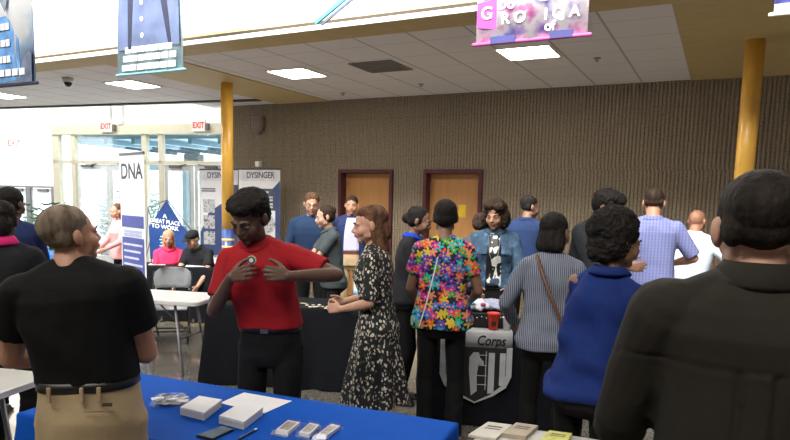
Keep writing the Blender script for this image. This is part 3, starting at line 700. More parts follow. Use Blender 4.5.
e, w = hang('pink and purple hanging banner with large white letters', 476, 47, 587, 36, 4.7, 1.1, banner_mat('banner_pink', [(.28, (.70, .08, .42)), (.38, (.82, .40, .72)), (.46, (.95, .90, .97)), (.54, (.92, .88, .97)), (.62, (.55, .50, .88)), (.74, (.20, .17, .60))], 6.5), mat('rod_pink', (.62, .10, .38), .5))
tw = mat('letter_white', (.95, .95, .96), .6, var=0)
MB_ = lambda x, z: face_M((x, -.016, z), (1, 0, 0))
for s_, x, z, sz in (('G', .08, .22, .17), ('Do', .22, .27, .14), ('R O', .28, .17, .15), ('I Q A', w*.78, .17, .15), ('of', w*.68, .09, .13), ('T E R', w*.62, .30, .15), ('A', .08, .36, .17)):
    text('lettering', s_, sz*.72, tw, e, MB_(x, z), depth=.003, bold=.002)
for x0, x1 in ((.12, .32), (.58, .75)): q = MB(); q.box(((x0+x1)/2*w/.85, -.012, .03), ((x1-x0)*w/.85, .01, .05)); q.build('bottom_band', mat('rod_navy', (.05, .05, .22), .5), e)
q = MB(); q.prism([(.0, .30), (.17, .32), (.17, .10), (0, .13)], .002, MB_(.005, 0)@Matrix.Translation((0, 0, -.006))); q.build('corner_block', mat('magenta_ink', (.65, .06, .45), .6), e)
e, w = hang('hanging banner with a grey-blue denim jacket picture over the left ceiling', 118.5, 76.5, 183, 71, 6.3, 1.5, mat('banner_pale_cyan', (.55, .74, .80), .6, var=.15, scale=5), mat('rod_cyan', (.25, .5, .55), .5))
dm = mat('banner_denim', (.115, .15, .27), .8, var=.25, scale=5); dd = mat('denim_dark', (.025, .03, .06), .8); 
q = MB(); q.prism([(.02, .24), (w-.02, .24), (w-.03, .9), (w*.98, 1.45), (.02, 1.45), (.05, .7)], .003, MB_(0, 0)); q.build('jacket_picture', dm, e)
for pts in ([(.17, .24), (.21, .24), (.26, .8), (.30, 1.4), (.20, 1.4)], [(w-.16, .26), (w-.12, .26), (w-.20, .9), (w-.16, 1.4), (w-.28, 1.4), (w-.28, .8)]):
    q = MB(); q.prism(pts, .003, MB_(0, 0)@Matrix.Translation((0, 0, .0035))); q.build('jacket_strap', dd, e)
for k in range(6):
    q = MB(); q.prism([(.016*math.cos(a)*1.2, .016*math.sin(a)*1.5) for a in [j*math.pi/5 for j in range(10)]], .004, MB_(w*.42, .36+k*.15)@Matrix.Translation((0, 0, .0035))); q.build('button', tw, e)
for z, s_ in ((.19, 'BE PROUD TO'), (.115, 'SERVE OTHERS'), (.05, 'JOIN THE TEAM')):
    pass
q = MB()
for z, x0, x1 in ((.235, .13, w-.10), (.155, .10, w-.05), (.07, .08, w-.06)):
    for k in range(7): 
        a = x0+(x1-x0)*k/7; q.box((a+(x1-x0)/16, -.020, z), ((x1-x0)/7*.86, .004, .055))
q.build('text_block', tw, e)
e, w = hang('blue and white hanging banner at the top left corner', -40, 91, 35.5, 85, 5.2, 1.9, banner_mat('banner_blue_white', [(.3, (.95, .96, .98)), (.50, (.85, .90, .96)), (.60, (.40, .58, .85)), (.75, (.2, .26, .4))], 1.7), mat('rod_dark', (.05, .06, .10), .5))
q = MB(); q.prism([(w-.42, .02), (w-.01, .02), (w-.01, .26), (w-.10, .20), (w-.16, .05)], .003, MB_(0, 0)); q.build('shield_picture', mat('banner_slate', (.14, .18, .28), .7, var=.4), e)
q = MB(); q.prism([(0, .03), (w-.15, .03), (w-.16, .34), (w-.3, .52), (0, .5)], .002, MB_(0, 0)@Matrix.Translation((0, 0, -.004))); q.build('blue_panel', mat('banner_midblue', (.12, .30, .62), .7, var=.4), e)
for z, l in ((.44, .30), (.32, .34), (.20, .30), (.10, .50)):
    q = MB()
    for k in range(6): q.box((w-.20-l*(k+.5)/6-(.05 if z > .15 else -.12), -.022, z), (l/6*.8, .004, .05))
    q.build('text_block', tw, e)
q = MB(); q.prism([(w-.62, 1.0), (w-.30, .55), (w-.22, .75), (w-.45, 1.3), (w-.62, 1.4)], .003, MB_(0, 0)); q.build('figure_picture', mat('banner_slate2', (.22, .27, .34), .7, var=.4), e)
e, w = hang('blue hanging banner with a pale hem at the top right corner', 773.5, 15.5, 830, 12, 4.4, 1.3, banner_mat('banner_royal', [(.3, (.10, .10, .75)), (.5, (.35, .38, .95)), (.6, (.12, .12, .65))], 5, (.3, 1, 3)), mat('rod_cream', (.75, .75, .6), .5))
q = MB(); q.box((w/2, -.014, .045), (w, .006, .06)); q.build('hem', mat('hem_cream', (.80, .80, .66), .6), e); q = MB(); q.box((w/2+.03, -.014, .16), (w-.06, .006, .03)); q.build('stripe', tw, e)
# cyan diagonal frame strip hanging above the soffit
a = atY(316, 22.5, SY-.5); b = atY(343, 0, SY-.5); d = (b-a).normalized(); e2 = a + d*1.6; e = empty('hanging_decoration', a); tag(e, 'cyan diagonal strip hanging before the white upper wall', 'hanging decoration')
q = MB(); q.tube([(0, 0, 0), tuple(e2-a)], .024, 4); q.build('strip', mat('cyan_plastic', (.10, .62, .80), .4, var=.03), e)
q = MB(); q.tube([(.045, .02, -.02), tuple(e2-a+Vector((.045, .02, -.02)))], .014, 4); q.build('edge', mat('slate_edge', (.16, .20, .32), .5), e)
q = MB(); q.tube([tuple(e2-a), (e2.x-a.x, 0, 7.86-a.z)], .004, 5); q.build('cord', cord, e)
# ---- roll-up banners
def rollup(label, P, rz, w, hgt, zb=.08, lean=0):
    e = empty('roll_up_banner', (P[0], P[1], 0), rz); tag(e, label, 'banner')
    q = MB(); q.box((0, 0, (zb+hgt)/2), (w, .004, hgt-zb)); q.build('panel', mat('panel_white', (.84, .85, .87), .5, var=.02), e)
    q = MB(); q.box((0, 0, hgt), (w+.01, .02, .025)); q.build('top_rail', mat('rail_dark', (.08, .08, .09), .4), e)
    q = MB(); q.box((0, .02, .045), (w+.04, .16, .09)); q.build('base', mat('rail_silver', (.5, .5, .52), .35, .8), e, bevel=.01)
    q = MB(); q.cone((0, .03, .09), (0, .03, hgt), .01, .01); q.build('pole', mat('rail_silver', (.5, .5, .52), .35, .8), e)
    return e
nav = mat('dysinger_navy', (.045, .075, .21), .5); pic = banner_mat('machine_photo', [(.35, (.25, .27, .30)), (.5, (.65, .66, .68)), (.65, (.12, .13, .15))], 14); dkp = mat('slate_panel', (.07, .09, .13), .5); gt = mat('grey_text', (.10, .11, .14), .6)
F = lambda x, z, k=0: face_M((x, -.004-.002*k, z), (1, 0, 0))
for i, (px, lb) in enumerate(((219, 'grey and navy roll-up banner partly hidden by the left yellow column'), (263.5, 'grey and navy roll-up banner right of the left yellow column, behind the red shirt'))):
    p = atY(px, 200, 9.12 + .0*i); e = rollup(lb, (p.x, p.y - .12*i), 0, .92, 2.20)
    q = MB(); q.box((0, -.004, 2.09), (.92, .002, .20)); q.build('header_band', mat('header_grey', (.74, .75, .80), .5), e)
    text('lettering', 'DYSINGER', .15, gt, e, F(.03, 2.09, 1), depth=.001, xs=.88, bold=.003)
    if i == 0:
        q = MB(); q.prism([(-.46, .12), (-.46, 1.02), (-.25, 1.40), (.12, 1.60), (.12, .12)], .002, F(0, 0)); q.build('navy_field', nav, e)
        q = MB(); q.prism([(.10, .12), (.10, 1.92), (.46, 1.92), (.46, .12)], .002, F(0, 0, 1)); q.build('slate_column', dkp, e)
        q = MB(); [q.box((.17, -.010, 1.86-k*.085), (.12, .003, .045)) for k in range(19)]; q.build('thumbnail_strip', mat('strip_pale', (.7, .72, .74), .6), e)
        for z in (1.52, 1.22, .92): q = MB(); q.box((-.24, -.009, z), (.28, .003, .25)); q.build('photo', pic, e)
        q = MB(); [q.box((-.25, -.008, z), (.34, .003, .022)) for z in (1.84, 1.80)]; q.build('text_line', gt, e)
    else:
        q = MB(); q.prism([(-.46, .12), (-.46, 1.60), (-.05, 1.60), (.05, 1.78), (.30, 1.86), (.46, 2.00), (.46, .12)], .0015, F(0, 0)); q.build('navy_field', nav, e)
        q = MB(); q.prism([(-.10, 1.50), (-.10, 1.86), (.36, 1.86), (.36, 1.50)], .002, F(0, 0, 1)); q.build('slate_panel', dkp, e)
        q = MB(); [q.box((.14, -.011, z), (.34 if z < 1.75 else .16, .003, .03)) for z in (1.80, 1.71, 1.66, 1.59, 1.54)]; q.build('text_line', mat('strip_pale', (.7, .72, .74), .6), e)
        q = MB(); q.prism([(-.46, .12), (-.46, 1.48), (.36, 1.48), (.36, .9), (.30, .12)], .002, F(0, 0, 1)); q.build('white_field', mat('panel_white', (.84, .85, .87), .5), e)
        q = MB(); q.prism([(.10+.26*math.cos(a), 1.24+.20*math.sin(a)) for a in [j*math.pi/14 for j in range(28)]], .002, F(0, 0, 2)); q.build('photo', pic, e)
# DNA banner, seen obliquely
pa = atD(131, 151, 7.0); e = rollup('tall white roll-up banner lettered DNA with blue text blocks', (pa.x, pa.y), R(-17), .62, 2.17)
text('lettering', 'DNA', .24, mat('text_charcoal', (.06, .06, .08), .6), e, F(-.0, 1.97), depth=.001, xs=1.05, bold=.005)
vb = mat('violet_blue', (.065, .085, .35), .5)
q = MB(); q.box((0, -.005, 1.42), (.56, .002, .13)); q.build('blue_band', vb, e)
q = MB(); q.box((0, -.005, .68), (.56, .002, 1.12)); q.build('blue_field', vb, e)
q = MB(); [q.box((.0, -.005, z), (.46, .002, .03)) for z in (1.31, 1.27)]; q.build('text_line', mat('pale_blue_ink', (.45, .5, .75), .6), e)
q = MB(); [q.box((-.02*(k % 3), -.008, 1.16-k*.075), (.48-.05*(k % 3), .002, .024)) for k in range(14)]; q.build('text_line', mat('lilac_ink', (.62, .65, .85), .6), e)
# blue diamond tension banner
dp = atD(167, 225, 10.1); e = empty('diamond_banner', (dp.x, dp.y, 0), YAW); tag(e, 'blue diamond fabric banner reading A GREAT PLACE TO WORK behind the seated pair', 'banner')
s = 9.7/FPX; zz = lambda y: 1.75-(y-192.5)*s; zt = zz(200)
bl = mat('diamond_blue', (.004, .04, .18), .5, var=.2)
pts = [(0, zz(200)), (16*s, zz(226)), (29*s, zz(240)), (10*s, zz(262)), (-18*s, zz(262)), (-19*s, zz(228))]
q = MB(); q.prism(pts, .006, face_M((0, 0, 0), (1, 0, 0))); q.build('fabric', bl, e)
for t_, y, sz in (('A', 221, .095), ('GREAT PLACE', 226.8, .09), ('TO WORK', 232.3, .09)): text('lettering', t_, sz, tw, e, face_M((2*s-.06, -.008, zz(y-4)), (1, 0, -.12)), depth=.001, xs=.85 if len(t_) > 9 else 1, bold=.001)
q = MB(); [q.box((-3*s, -.010, zz(238+k*3.2)), (.12+.03*(k % 2), .003, .018)) for k in range(6)]; q.build('text_line', mat('pale_cyan_ink', (.4, .65, .85), .5), e)
q = MB(); ln = [((-24*s, zz(262)), (-20*s, zz(208))), ((-20*s, zz(208)), (0, zz(200))), ((-24*s, zz(262)), (-8*s, zz(205))), ((0, zz(200)), (10*s, 0)), ((-24*s, zz(262)), (-24*s, 0)), ((0, zz(200)), (32*s, zz(240))), ((-20*s, zz(208)), (-8*s, zz(262)))]
[q.tube([(a[0], .03, a[1]), (b[0], .03, b[1])], .010, 6) for a, b in ln]; q.build('pole_frame', mat('thin_rail', (.12, .16, .2), .4), e)
q = MB(); q.prism([(16*s, zz(228)), (30*s, zz(240)), (40*s, zz(262)), (10*s, zz(262))], .004, face_M((0, .05, 0), (1, 0, 0))); q.build('side_fabric', mat('diamond_sky', (.25, .50, .72), .5, var=.25), e)
# ================================================================== FURNITURE
def table(label, M, w, d, mtl, grp=None, hgt=.74):
    """M: 4x4 at the floor under the table centre; x along the length"""
    e = empty('folding_table', M.translation, M.to_euler().z); tag(e, label, 'table', grp)
    q = MB(); n = 40; rs = []
    for z, o_ in ((hgt-.042, .012), (hgt-.036, 0), (hgt-.006, 0), (hgt, .008)):
        r_ = .06; pts = []
        for cx_, cy_, a0 in ((w/2-r_, d/2-r_, 0), (-w/2+r_, d/2-r_, 90), (-w/2+r_, -d/2+r_, 180), (w/2-r_, -d/2+r_, 270)):
            for k in range(6): a = R(a0+k*18); pts.append(Vector((cx_+(r_-o_)*math.cos(a), cy_+(r_-o_)*math.sin(a), z)))
        rs.append(pts)
    q.rings(rs); q.build('tabletop', mtl, e)
    lg = mat('table_leg_grey', (.22, .22, .24), .4, .5)
    for sx in (-1, 1):
        for sy in (-1, 1):
            q = MB(); q.tube([(sx*(w/2-.28), sy*(d/2-.10), hgt-.05), (sx*(w/2-.20), sy*(d/2-.08), .02), (sx*(w/2-.20), sy*(d/2-.08), .0)], .014, 8); q.build('leg', lg, e, True)
        q = MB(); q.tube([(sx*(w/2-.24), -(d/2-.09), .35), (sx*(w/2-.24), d/2-.09, .35)], .010); q.tube([(sx*(w/2-.24), 0, .35), (sx*(w/2-.62), 0, hgt-.045)], .009); q.build('brace', lg, e, True)
    return e
def tcloth(label, M, w, d, mtl, hgt=.74, floor=.015, amp=.022, grp=None):
    q = MB(); w += .02; d += .02; N_ = 200; rs = []
    per = []
    for k in range(N_):
        t_ = k/N_*2*(w+d)
        if t_ < w: p = (-w/2+t_, -d/2, 0, -1)
        elif t_ < w+d: p = (w/2, -d/2+t_-w, 1, 0)
        elif t_ < 2*w+d: p = (w/2-(t_-w-d), d/2, 0, 1)
        else: p = (-w/2, d/2-(t_-2*w-d), -1, 0)
        per.append(p+(t_,))
    top = hgt+.010
    for z, f_ in ((top, -.012), (top-.003, -.002), (top-.012, .004), (top-.05, .006), (.60, .012), (.45, .018), (.3, .024), (.15, .03), (floor, .035)):
        ring = []
        for x, y, nx, ny, t_ in per:
            k = max(0, (top-.05-z)/.7); wv = amp*k*(math.sin(t_*17)+.6*math.sin(t_*29+1))
            cf = .05*k*math.exp(-((min(abs(abs(x)-w/2), .5)**2 + min(abs(abs(y)-d/2), .5)**2)/.012))
            sx = math.copysign(1, x); sy = math.copysign(1, y)
            ring.append(Vector((x+nx*(f_+wv)+cf*sx, y+ny*(f_+wv)+cf*sy, z)))
        rs.append(ring)
    q.rings(rs, False); q.add(rs[0], [tuple(range(N_))])
    o = q.build('tablecloth', mtl, None, True, loc=M.translation); o.rotation_euler[2] = M.to_euler().z; tag(o, label, 'tablecloth', grp); return o
def tM(p0, p1, d, w=None):
    """table matrix from two ground points of its front edge (p0 left, p1 right seen from the camera); depth goes away from the camera"""
    a = Vector((p0[0], p0[1], 0)); b = Vector((p1[0], p1[1], 0)); x = (b-a); l = x.length; x.normalize(); y = Vector((-x.y, x.x, 0))
    if w: b = a + x*w; l = w
    c = (a+b)/2 + y*d/2; M = Matrix((x, y, Vector((0, 0, 1)))).transposed().to_4x4(); M.translation = c; return M, l
wtop = mat('table_white_plastic', (.62, .62, .62), .35, var=.03); dtop = mat('table_grey_plastic', (.58, .57, .54), .4, var=.04)
blue = mat('cloth_royal_blue', (.001, .072, .41), .8, var=.06, bs=60, bd=.001, spec=.15); black = mat('cloth_black', (.0055, .0065, .010), .9, var=.15, bs=60, bd=.001, spec=.2)
# blue table (front): far edge known
x_ = Vector((math.cos(R(5.5)), math.sin(R(5.5)), 0)); y_ = Vector((-x_.y, x_.x, 0)); far = Vector((-2.835, 2.43, 0))
Mb = Matrix((x_, y_, Vector((0, 0, 1)))).transposed().to_4x4(); Mb.translation = far + x_*.93 - y_*.37
table('folding table hidden under the royal blue cloth', Mb, 1.83, .72, wtop); tcloth('royal blue cloth over the front table with badges and cards on it', Mb, 1.83, .72, blue)
# T2 pale table right of it, standing across
Mt = Matrix((x_, y_, Vector((0, 0, 1)))).transposed().to_4x4(); Mt.translation = Vector((-.92, 2.70, 0)) + x_*.93 - y_*.37
Mt = Mt @ Matrix.Rotation(R(0), 4, 'Z'); table('pale grey folding table with booklets at the bottom right of the blue one', Mt, 1.80, .74, dtop)
# T5 pale table left
M5, l5 = tM((-4.85, 1.02), (-3.02, 1.48), .76); table('pale grey folding table at the far left behind the man in the black T-shirt', M5, 1.83, .76, dtop)
# T4 white table
M4, l4 = tM((-5.74, 3.97), (-4.29, 4.36), .60); table('white folding table with bare legs in front of the grey folding chair', M4, 1.50, .60, wtop)
# T3 black cloth
x3 = Vector((math.cos(R(20)), math.sin(R(20)), 0)); M3, l3 = tM((-4.13, 4.34), (-4.13+x3.x*1.5, 4.34+x3.y*1.5), .58)
table('folding table hidden under the black cloth behind the red shirt', M3, 1.50, .58, wtop); tcloth('black cloth over the table behind the young man in red, white pins on it', M3, 1.50, .58, black)
# T6 black cloth far
M6, l6 = tM((-7.35, 5.95), (-5.75, 6.62), .50); table('folding table hidden under the black cloth of the seated pair', M6, 1.74, .48, wtop); tcloth('black cloth over the table where two people sit', M6, 1.74, .48, black)
# T7 Corps table
M7, l7 = tM((-1.93, 4.43), (-1.02, 4.81), .62); table('folding table hidden under the black cloth with the shield banner', M7, l7, .62, wtop); tcloth('black cloth over the table with the white Corps shield banner', M7, l7, .62, black)
# folding chairs
def chair():
    e = empty('folding_chair'); gp = mat('chair_grey_plastic', (.46, .49, .52), .45); st_ = mat('chair_black_steel', (.015, .015, .017), .4, .3)
    q = MB(); rs = []
    for f_, z in ((0, .40), (.25, .425), (.8, .43), (1, .415)):
        rs.append([Vector((sx*(.20+.01*f_), .20-.40*f_, z)) for sx in (-1, -.5, 0, .5, 1)] + [Vector((sx*(.20+.01*f_), .20-.40*f_, z-.02)) for sx in (1, .5, 0, -.5, -1)])
    q.rings(rs); q.build('seat', gp, e, True)
    q = MB(); rs = []
    for z, hw in ((.60, .19), (.64, .21), (.72, .22), (.79, .205), (.83, .16), (.845, .10)):
        rs.append([Vector((t_*hw, .23+(z-.6)*.25-.05*(abs(t_)**2)+.03, z)) for t_ in (-1, -.6, -.2, .2, .6, 1)] + [Vector((t_*hw, .25+(z-.6)*.25-.05*(abs(t_)**2)+.03, z)) for t_ in (1, .6, .2, -.2, -.6, -1)])
    q.rings(rs); q.build('backrest', gp, e, True)
    for sx in (-1, 1):
        q = MB(); q.tube([(sx*.215, .28, .80), (sx*.215, .20, .52), (sx*.215, -.05, .22), (sx*.215, -.24, .0)], .013); q.build('leg', st_, e, True)
        q = MB(); q.tube([(sx*.19, -.14, .41), (sx*.19, .10, .2), (sx*.19, .30, .0)], .012); q.build('leg', st_, e, True)
    q = MB(); q.tube([(-.215, -.13, .13), (.215, -.13, .13)], .009); q.tube([(-.19, .21, .1), (.19, .21, .1)], .009); q.build('crossbar', st_, e, True); return e
ch = chair(); cp_ = atz(171, 340, 0); ch.location = (cp_.x, cp_.y, 0); ch.rotation_euler[2] = YAW+R(12); tag(ch, 'empty grey folding chair behind the white table', 'chair', 'grey folding chairs')
# ================================================================== PEOPLE
def grd(px, py, Z): p = atD(px, py, Z); return (p.x, p.y), p.z
def who(label, px, py, Z, phi, dh=0, **k):
    P, H = grd(px, py, Z); return person(label, P, H+dh-.015, phi - math.degrees(math.atan((px-CX)/FPX)), **k)
khaki = cloth('khaki', (.40, .30, .175), var=.08); tee = mat('tee_black', BLK, .8, var=.15, bs=40, bd=.003, spec=.2)
# --- man in black t-shirt, seen from behind
def dimp(P, Nn): return 0
r1, k1 = who('man in a black T-shirt and khaki trousers seen from behind, looking up to the right', 84, 196, 2.25, 160, skc=TN, w=.97, arm=1.14, side=5, twist=0, nk=.022, head=(-44, -8, 0), hs=.92, dh=.02,
    armR=((-.09, -.31, 1.10), (-.5, .55, -.9)), armL=((.20, -.30, 1.08), (.8, .6, -.8)), hR=dict(curl=.8, d=(.7, -.6, .1), n=(.2, .3, -1)), hL=dict(curl=.8),
    top=dict(m=tee, hem=1.068, sleeve=.62, srad=.068, ease=.008, fold=.007, fsc=7, name='t_shirt'),
    bottom=dict(m=khaki, belt=('black', (.012, .012, .012)), waist=1.09, off=.016, fold=.006), hair=dict(kind='short', mat=hgr, t=.001, amp=.0015, fr=120), vox=.006)
q = MB(); k_ = k1
def surf_patch(P0, rx, M_): pass
# pocket and label on the trousers, belt loops
hh = k1['h']
for sx in (-.075, .09, -.02):
    q = MB(); q.box((sx*hh, .136*hh if abs(sx) > .05 else .141*hh, 1.045*hh), (.014, .010, .055)); 
    q.build('belt_loop', khaki, r1, bevel=.003)
q = MB(); q.tube([(-.125*hh, .136*hh, .985*hh), (-.075*hh, .148*hh, .990*hh), (-.03*hh, .151*hh, .990*hh)], .0028); q.build('back_pocket', mat('khaki_seam', (.22, .16, .09), .8), r1)
q = MB(); q.box((-.105*hh, .143*hh, 1.012*hh), (.032, .004, .012)); q.build('brand_patch', mat('patch_dark', (.04, .035, .03), .7), r1)
# --- young man in red polo
redm = mat('polo_red', (.27, .007, .012), .8, var=.1, bs=50, bd=.003, spec=.2)
afro = [((0, .03, .058), (.090, .106, .080)), ((0, .000, .080), (.092, .090, .052)), ((0, .055, .0), (.078, .070, .075))]
r2, k2 = who('young man in a red polo shirt looking down and pinching the shirt at his chest', 271, 190, 3.42, -16, skc=DK, w=.90, lean=7, side=-6, head=(-18, 27, 2), hs=1.08,
    armR=((-.13, -.26, 1.31), (-.5, .2, -1.0)), armL=((.16, -.25, 1.325), (1, .05, -.22)),
    hR=dict(d=(.92, -.2, .30), n=(.1, .95, -.2), curl=.8, side=1), hL=dict(d=(-.93, -.25, .12), n=(0, .95, -.2), curl=.85, side=-1),
    top=dict(m=redm, hem=1.02, sleeve=.76, srad=.072, ease=.014, fold=.010, fsc=7, fh=.9, collar=.040), bottom=dict(m=cloth('black_trousers', BLK), belt=('black', (.012, .012, .012)), waist=1.045), hair=dict(kind='afro', mat=hb, b=afro, amp=.010, fr=45), vox=.005)
q = MB(); bp = k2['bend']((.016, -.160*1.05, 1.375*1.05)); q.cone(bp, bp+Vector((0, -.010, .0)), .024, .024, 24, True, True); q.cur = 1; q.cone(bp+Vector((0, -.010, 0)), bp+Vector((0, -.013, 0)), .019, .019, 20, True, True); q.cur = 2; q.cone(bp+Vector((0, -.013, 0)), bp+Vector((0, -.015, 0)), .011, .011, 16, True, True)
q.build('lapel_badge', [mat('badge_gold', (.45, .42, .2), .4), mat('badge_navy', (.04, .07, .12), .4), mat('badge_white', (.6, .6, .55), .4)], r2)
# --- woman in floral dress
flm = floral_mat()
r3, k3 = who('woman in a black and cream leaf-print dress with reddish-brown hair, facing left', 380, 206, 4.15, -98, female=True, skc=LT, lean=4, head=(16, 8, 0), hs=1.06,
    armR=((-.12, -.26, 1.07), (-.5, .8, -.6)), armL=((.10, -.24, 1.05), (.6, .8, -.6)), hR=dict(d=(.25, -1, -.1), n=(1, 0, -.3), curl=.9), hL=dict(d=(-.25, -1, 0), n=(-1, 0, -.3), curl=.9),
    top=dict(m=flm, hem=.86, sleeve=.95, srad=.062, fold=.006, name='dress_bodice'), bottom=dict(kind='skirt', m=flm, z1=1.06, z0=.41, flare=.21), hair=dict(kind='long', mat=hgi, len=.17, amp=.006, fr=35, b=[((0, -.008, .082), (.070, .062, .040)), ((0, .07, -.05), (.075, .07, .09))]), vox=.006, shoes=(.02, .015, .012))
# --- star print woman from behind
stm = stars_mat()
r4, k4 = who('woman in a colourful star-print tunic with black cap-like hair seen from behind', 446, 198, 4.3, 180, female=True, skc=MD, w=1.0, lean=-2, head=(0, 6, 0),
    armR=((-.20, -.22, 1.02), (-.4, .9, -.3)), armL=((.18, -.25, 1.02), (.4, .9, -.3)),
    top=dict(m=stm, hem=.87, sleeve=.60, srad=.066, ease=.014, fold=.008, name='tunic'), hair=dict(kind='sleek', mat=hb, b=[((0, .062, .045), (.055, .055, .055))], amp=.002))
q = MB(); pts = [(.04, .145, 1.37), (.075, .175, 1.2), (.11, .185, 1.05), (.15, .17, .9)]; q.tube(pts, .0045, 6); q.build('bag_cord', mat('cord_white', (.6, .6, .6), .6), r4)
# --- person in dark top with blue collar, facing right
r5, k5 = who('person in a black top with a blue collar and black pulled-back hair, facing right', 406, 204, 5.3, 80, female=True, skc=MD, lean=8, head=(0, 14, 0),
    armR=((-.10, -.36, 1.02), (-.6, .8, -.5)), armL=((.10, -.36, 1.02), (.6, .8, -.5)), top=dict(m=cloth('top_black', (.012, .012, .016)), hem=.9, sleeve=1.9, collar=.035, cm=cloth('collar_blue', (.01, .05, .40))), hair=dict(kind='sleek', mat=hb, b=[((0, .11, -.005), (.045, .05, .045))], amp=.003))
# --- jean jacket woman
dnm = denim_mat('jacket_denim', (.035, .075, .13))
def smat():
    m, t, b = nt('scarf_print'); n = noise_node(t, 22, 1, stretch=(1, 1, .5)); r_ = ramp(t, n.outputs[0], [(0, (.008, .008, .010)), (.56, (.6, .6, .57))], True); L(t, r_.outputs[0], b.inputs['Base Color']); return m
scarf_mat = smat()
curl_b = [((0, .03, .04), (.100, .105, .095)), ((.080, .02, -.03), (.045, .07, .085)), ((-.080, .02, -.03), (.045, .07, .085)), ((.05, -.055, .088), (.05, .042, .033)), ((-.03, -.055, .094), (.055, .042, .028)), ((0, .07, -.04), (.09, .06, .09))]
r6, k6 = who('woman in a blue denim jacket with curly dark hair behind the Corps table', 497, 200, 5.75, -2, female=True, skc=('skin_warm', (.34, .18, .115)), w=1.05, lean=5, head=(-14, 14, 0), hs=1.06,
    armR=((-.12, -.30, .98), (-.8, .6, -.5)), armL=((.14, -.30, .98), (.8, .6, -.5)), top=dict(m=dnm, hem=.95, sleeve=1.9, srad=.066, ease=.01, fold=.008, name='denim_jacket', collar=.022, open=((scarf_mat, .060, 'printed_blouse', .97, 1.46),)),
    hair=dict(kind='afro', mat=hdb, b=curl_b, amp=.012, fr=38))
q = MB(); q.tube([tuple(k6['bend']((-.05, -.135, 1.44))), tuple(k6['bend']((-.040, -.165, 1.30))), tuple(k6['bend']((.0, -.165, 1.18))), tuple(k6['bend']((.040, -.165, 1.30))), tuple(k6['bend']((.05, -.135, 1.44)))], .003, 6); q.build('necklace', mat('silver_chain', (.6, .6, .58), .3, .8), r6)
for x, z in ((-.10, 1.30), (.10, 1.30)):
    q = MB(); q.box(k6['bend']((x, -.155, z)), (.075, .012, .02)); q.build('pocket_flap', dnm, r6, bevel=.003)
# --- person bent, between star tunic and denim jacket
who('person in a grey jacket bending down just behind the woman in the star tunic', 467, 215, 6.6, 130, dh=.06, female=True, skc=MD, lean=18, head=(0, 20, 0), armR=((-.12, -.42, .95), (-.6, .8, -.5)), armL=((.12, -.42, .95), (.6, .8, -.5)),
    top=dict(m=cloth('jacket_grey', (.06, .06, .07)), hem=.9, sleeve=1.9, collar=.03), hair=dict(kind='afro', mat=hdb, b=[((0, .03, .04), (.10, .105, .09)), ((0, .05, 0), (.095, .08, .08))], amp=.010, fr=40))
# --- navy man behind denim woman
who('man in a navy shirt with close-cropped hair behind the woman in the denim jacket', 526, 194, 6.9, 158, skc=MD, lean=6, head=(-40, 10, 0), armR=((-.12, -.36, 1.0), (-.6, .8, -.5)), armL=((.12, -.36, 1.0), (.6, .8, -.5)), top=dict(m=cloth('shirt_navy', (.012, .028, .085)), hem=.9, sleeve=1.9, collar=.03), hair=dict(kind='short', mat=hb, amp=.001))
# --- striped blazer woman
strm = stripe_mat('blazer_stripe', 0, 84, (.045, .055, .095), (.25, .27, .32), .42)
r7, k7 = who('woman in a blue-grey pinstriped blazer with a brown shoulder strap, seen from behind', 555, 213, 3.9, 180, female=True, skc=MD, w=1.0, hs=1.05, lean=4, side=0, head=(-32, 8, 0),
    armR=((-.24, -.20, .98), (-.8, .9, -.3)), armL=((.24, -.22, .98), (.8, .9, -.3)), top=dict(m=strm, hem=.87, sleeve=1.95, srad=.064, ease=.012, fold=.007, name='blazer'), hair=dict(kind='long', mat=hb, len=.085, amp=.004, fr=40))
q = MB(); pts = [Vector(p) for p in ((.10, -.08, 1.44), (.10, .02, 1.475), (.075, .09, 1.42), (.03, .150, 1.30), (-.04, .168, 1.15), (-.11, .178, 1.0), (-.16, .172, .90))]
q.tube([p*k7['h'] for p in pts], .011, 8); q.build('shoulder_strap', mat('strap_brown', (.11, .045, .02), .5), r7, True)
q = MB(); q.box((-.215*k7['h'], .10, .84), (.07, .20, .16)); q.build('handbag', mat('strap_brown', (.11, .045, .02), .5), r7, bevel=.02)
# --- hoodie man
r8, k8 = who('person in a black hooded sweatshirt with curly black hair, head bowed and hand raised', 590, 187, 5.35, 60, skc=MD, w=1.15, lean=10, head=(10, 26, 0), armR=((-.10, -.40, 1.16), (-.8, .6, -.6)), armL=((.05, -.24, 1.50), (.1, -.4, -1)), hL=dict(d=(-.3, .2, 1), n=(0, 1, 0), curl=.5),
    top=dict(m=cloth('hoodie_black', (.007, .008, .010)), hem=.88, sleeve=1.95, srad=.072, cuff=.045, ease=.02, name='hoodie', fold=.010), hair=dict(kind='afro', mat=hb, b=[((0, .03, .05), (.102, .112, .088)), ((0, -.02, .09), (.09, .085, .05)), ((0, .06, .01), (.09, .075, .08))], amp=.012, fr=38))
q = MB(); q.ell(k8['bend']((0, .10, 1.50)), (.13, .085, .075)); remesh(q, 'hood', cloth('hoodie_black', (.007, .008, .010)), r8, .008, 2, FOLD(.01, 12, 1.2))
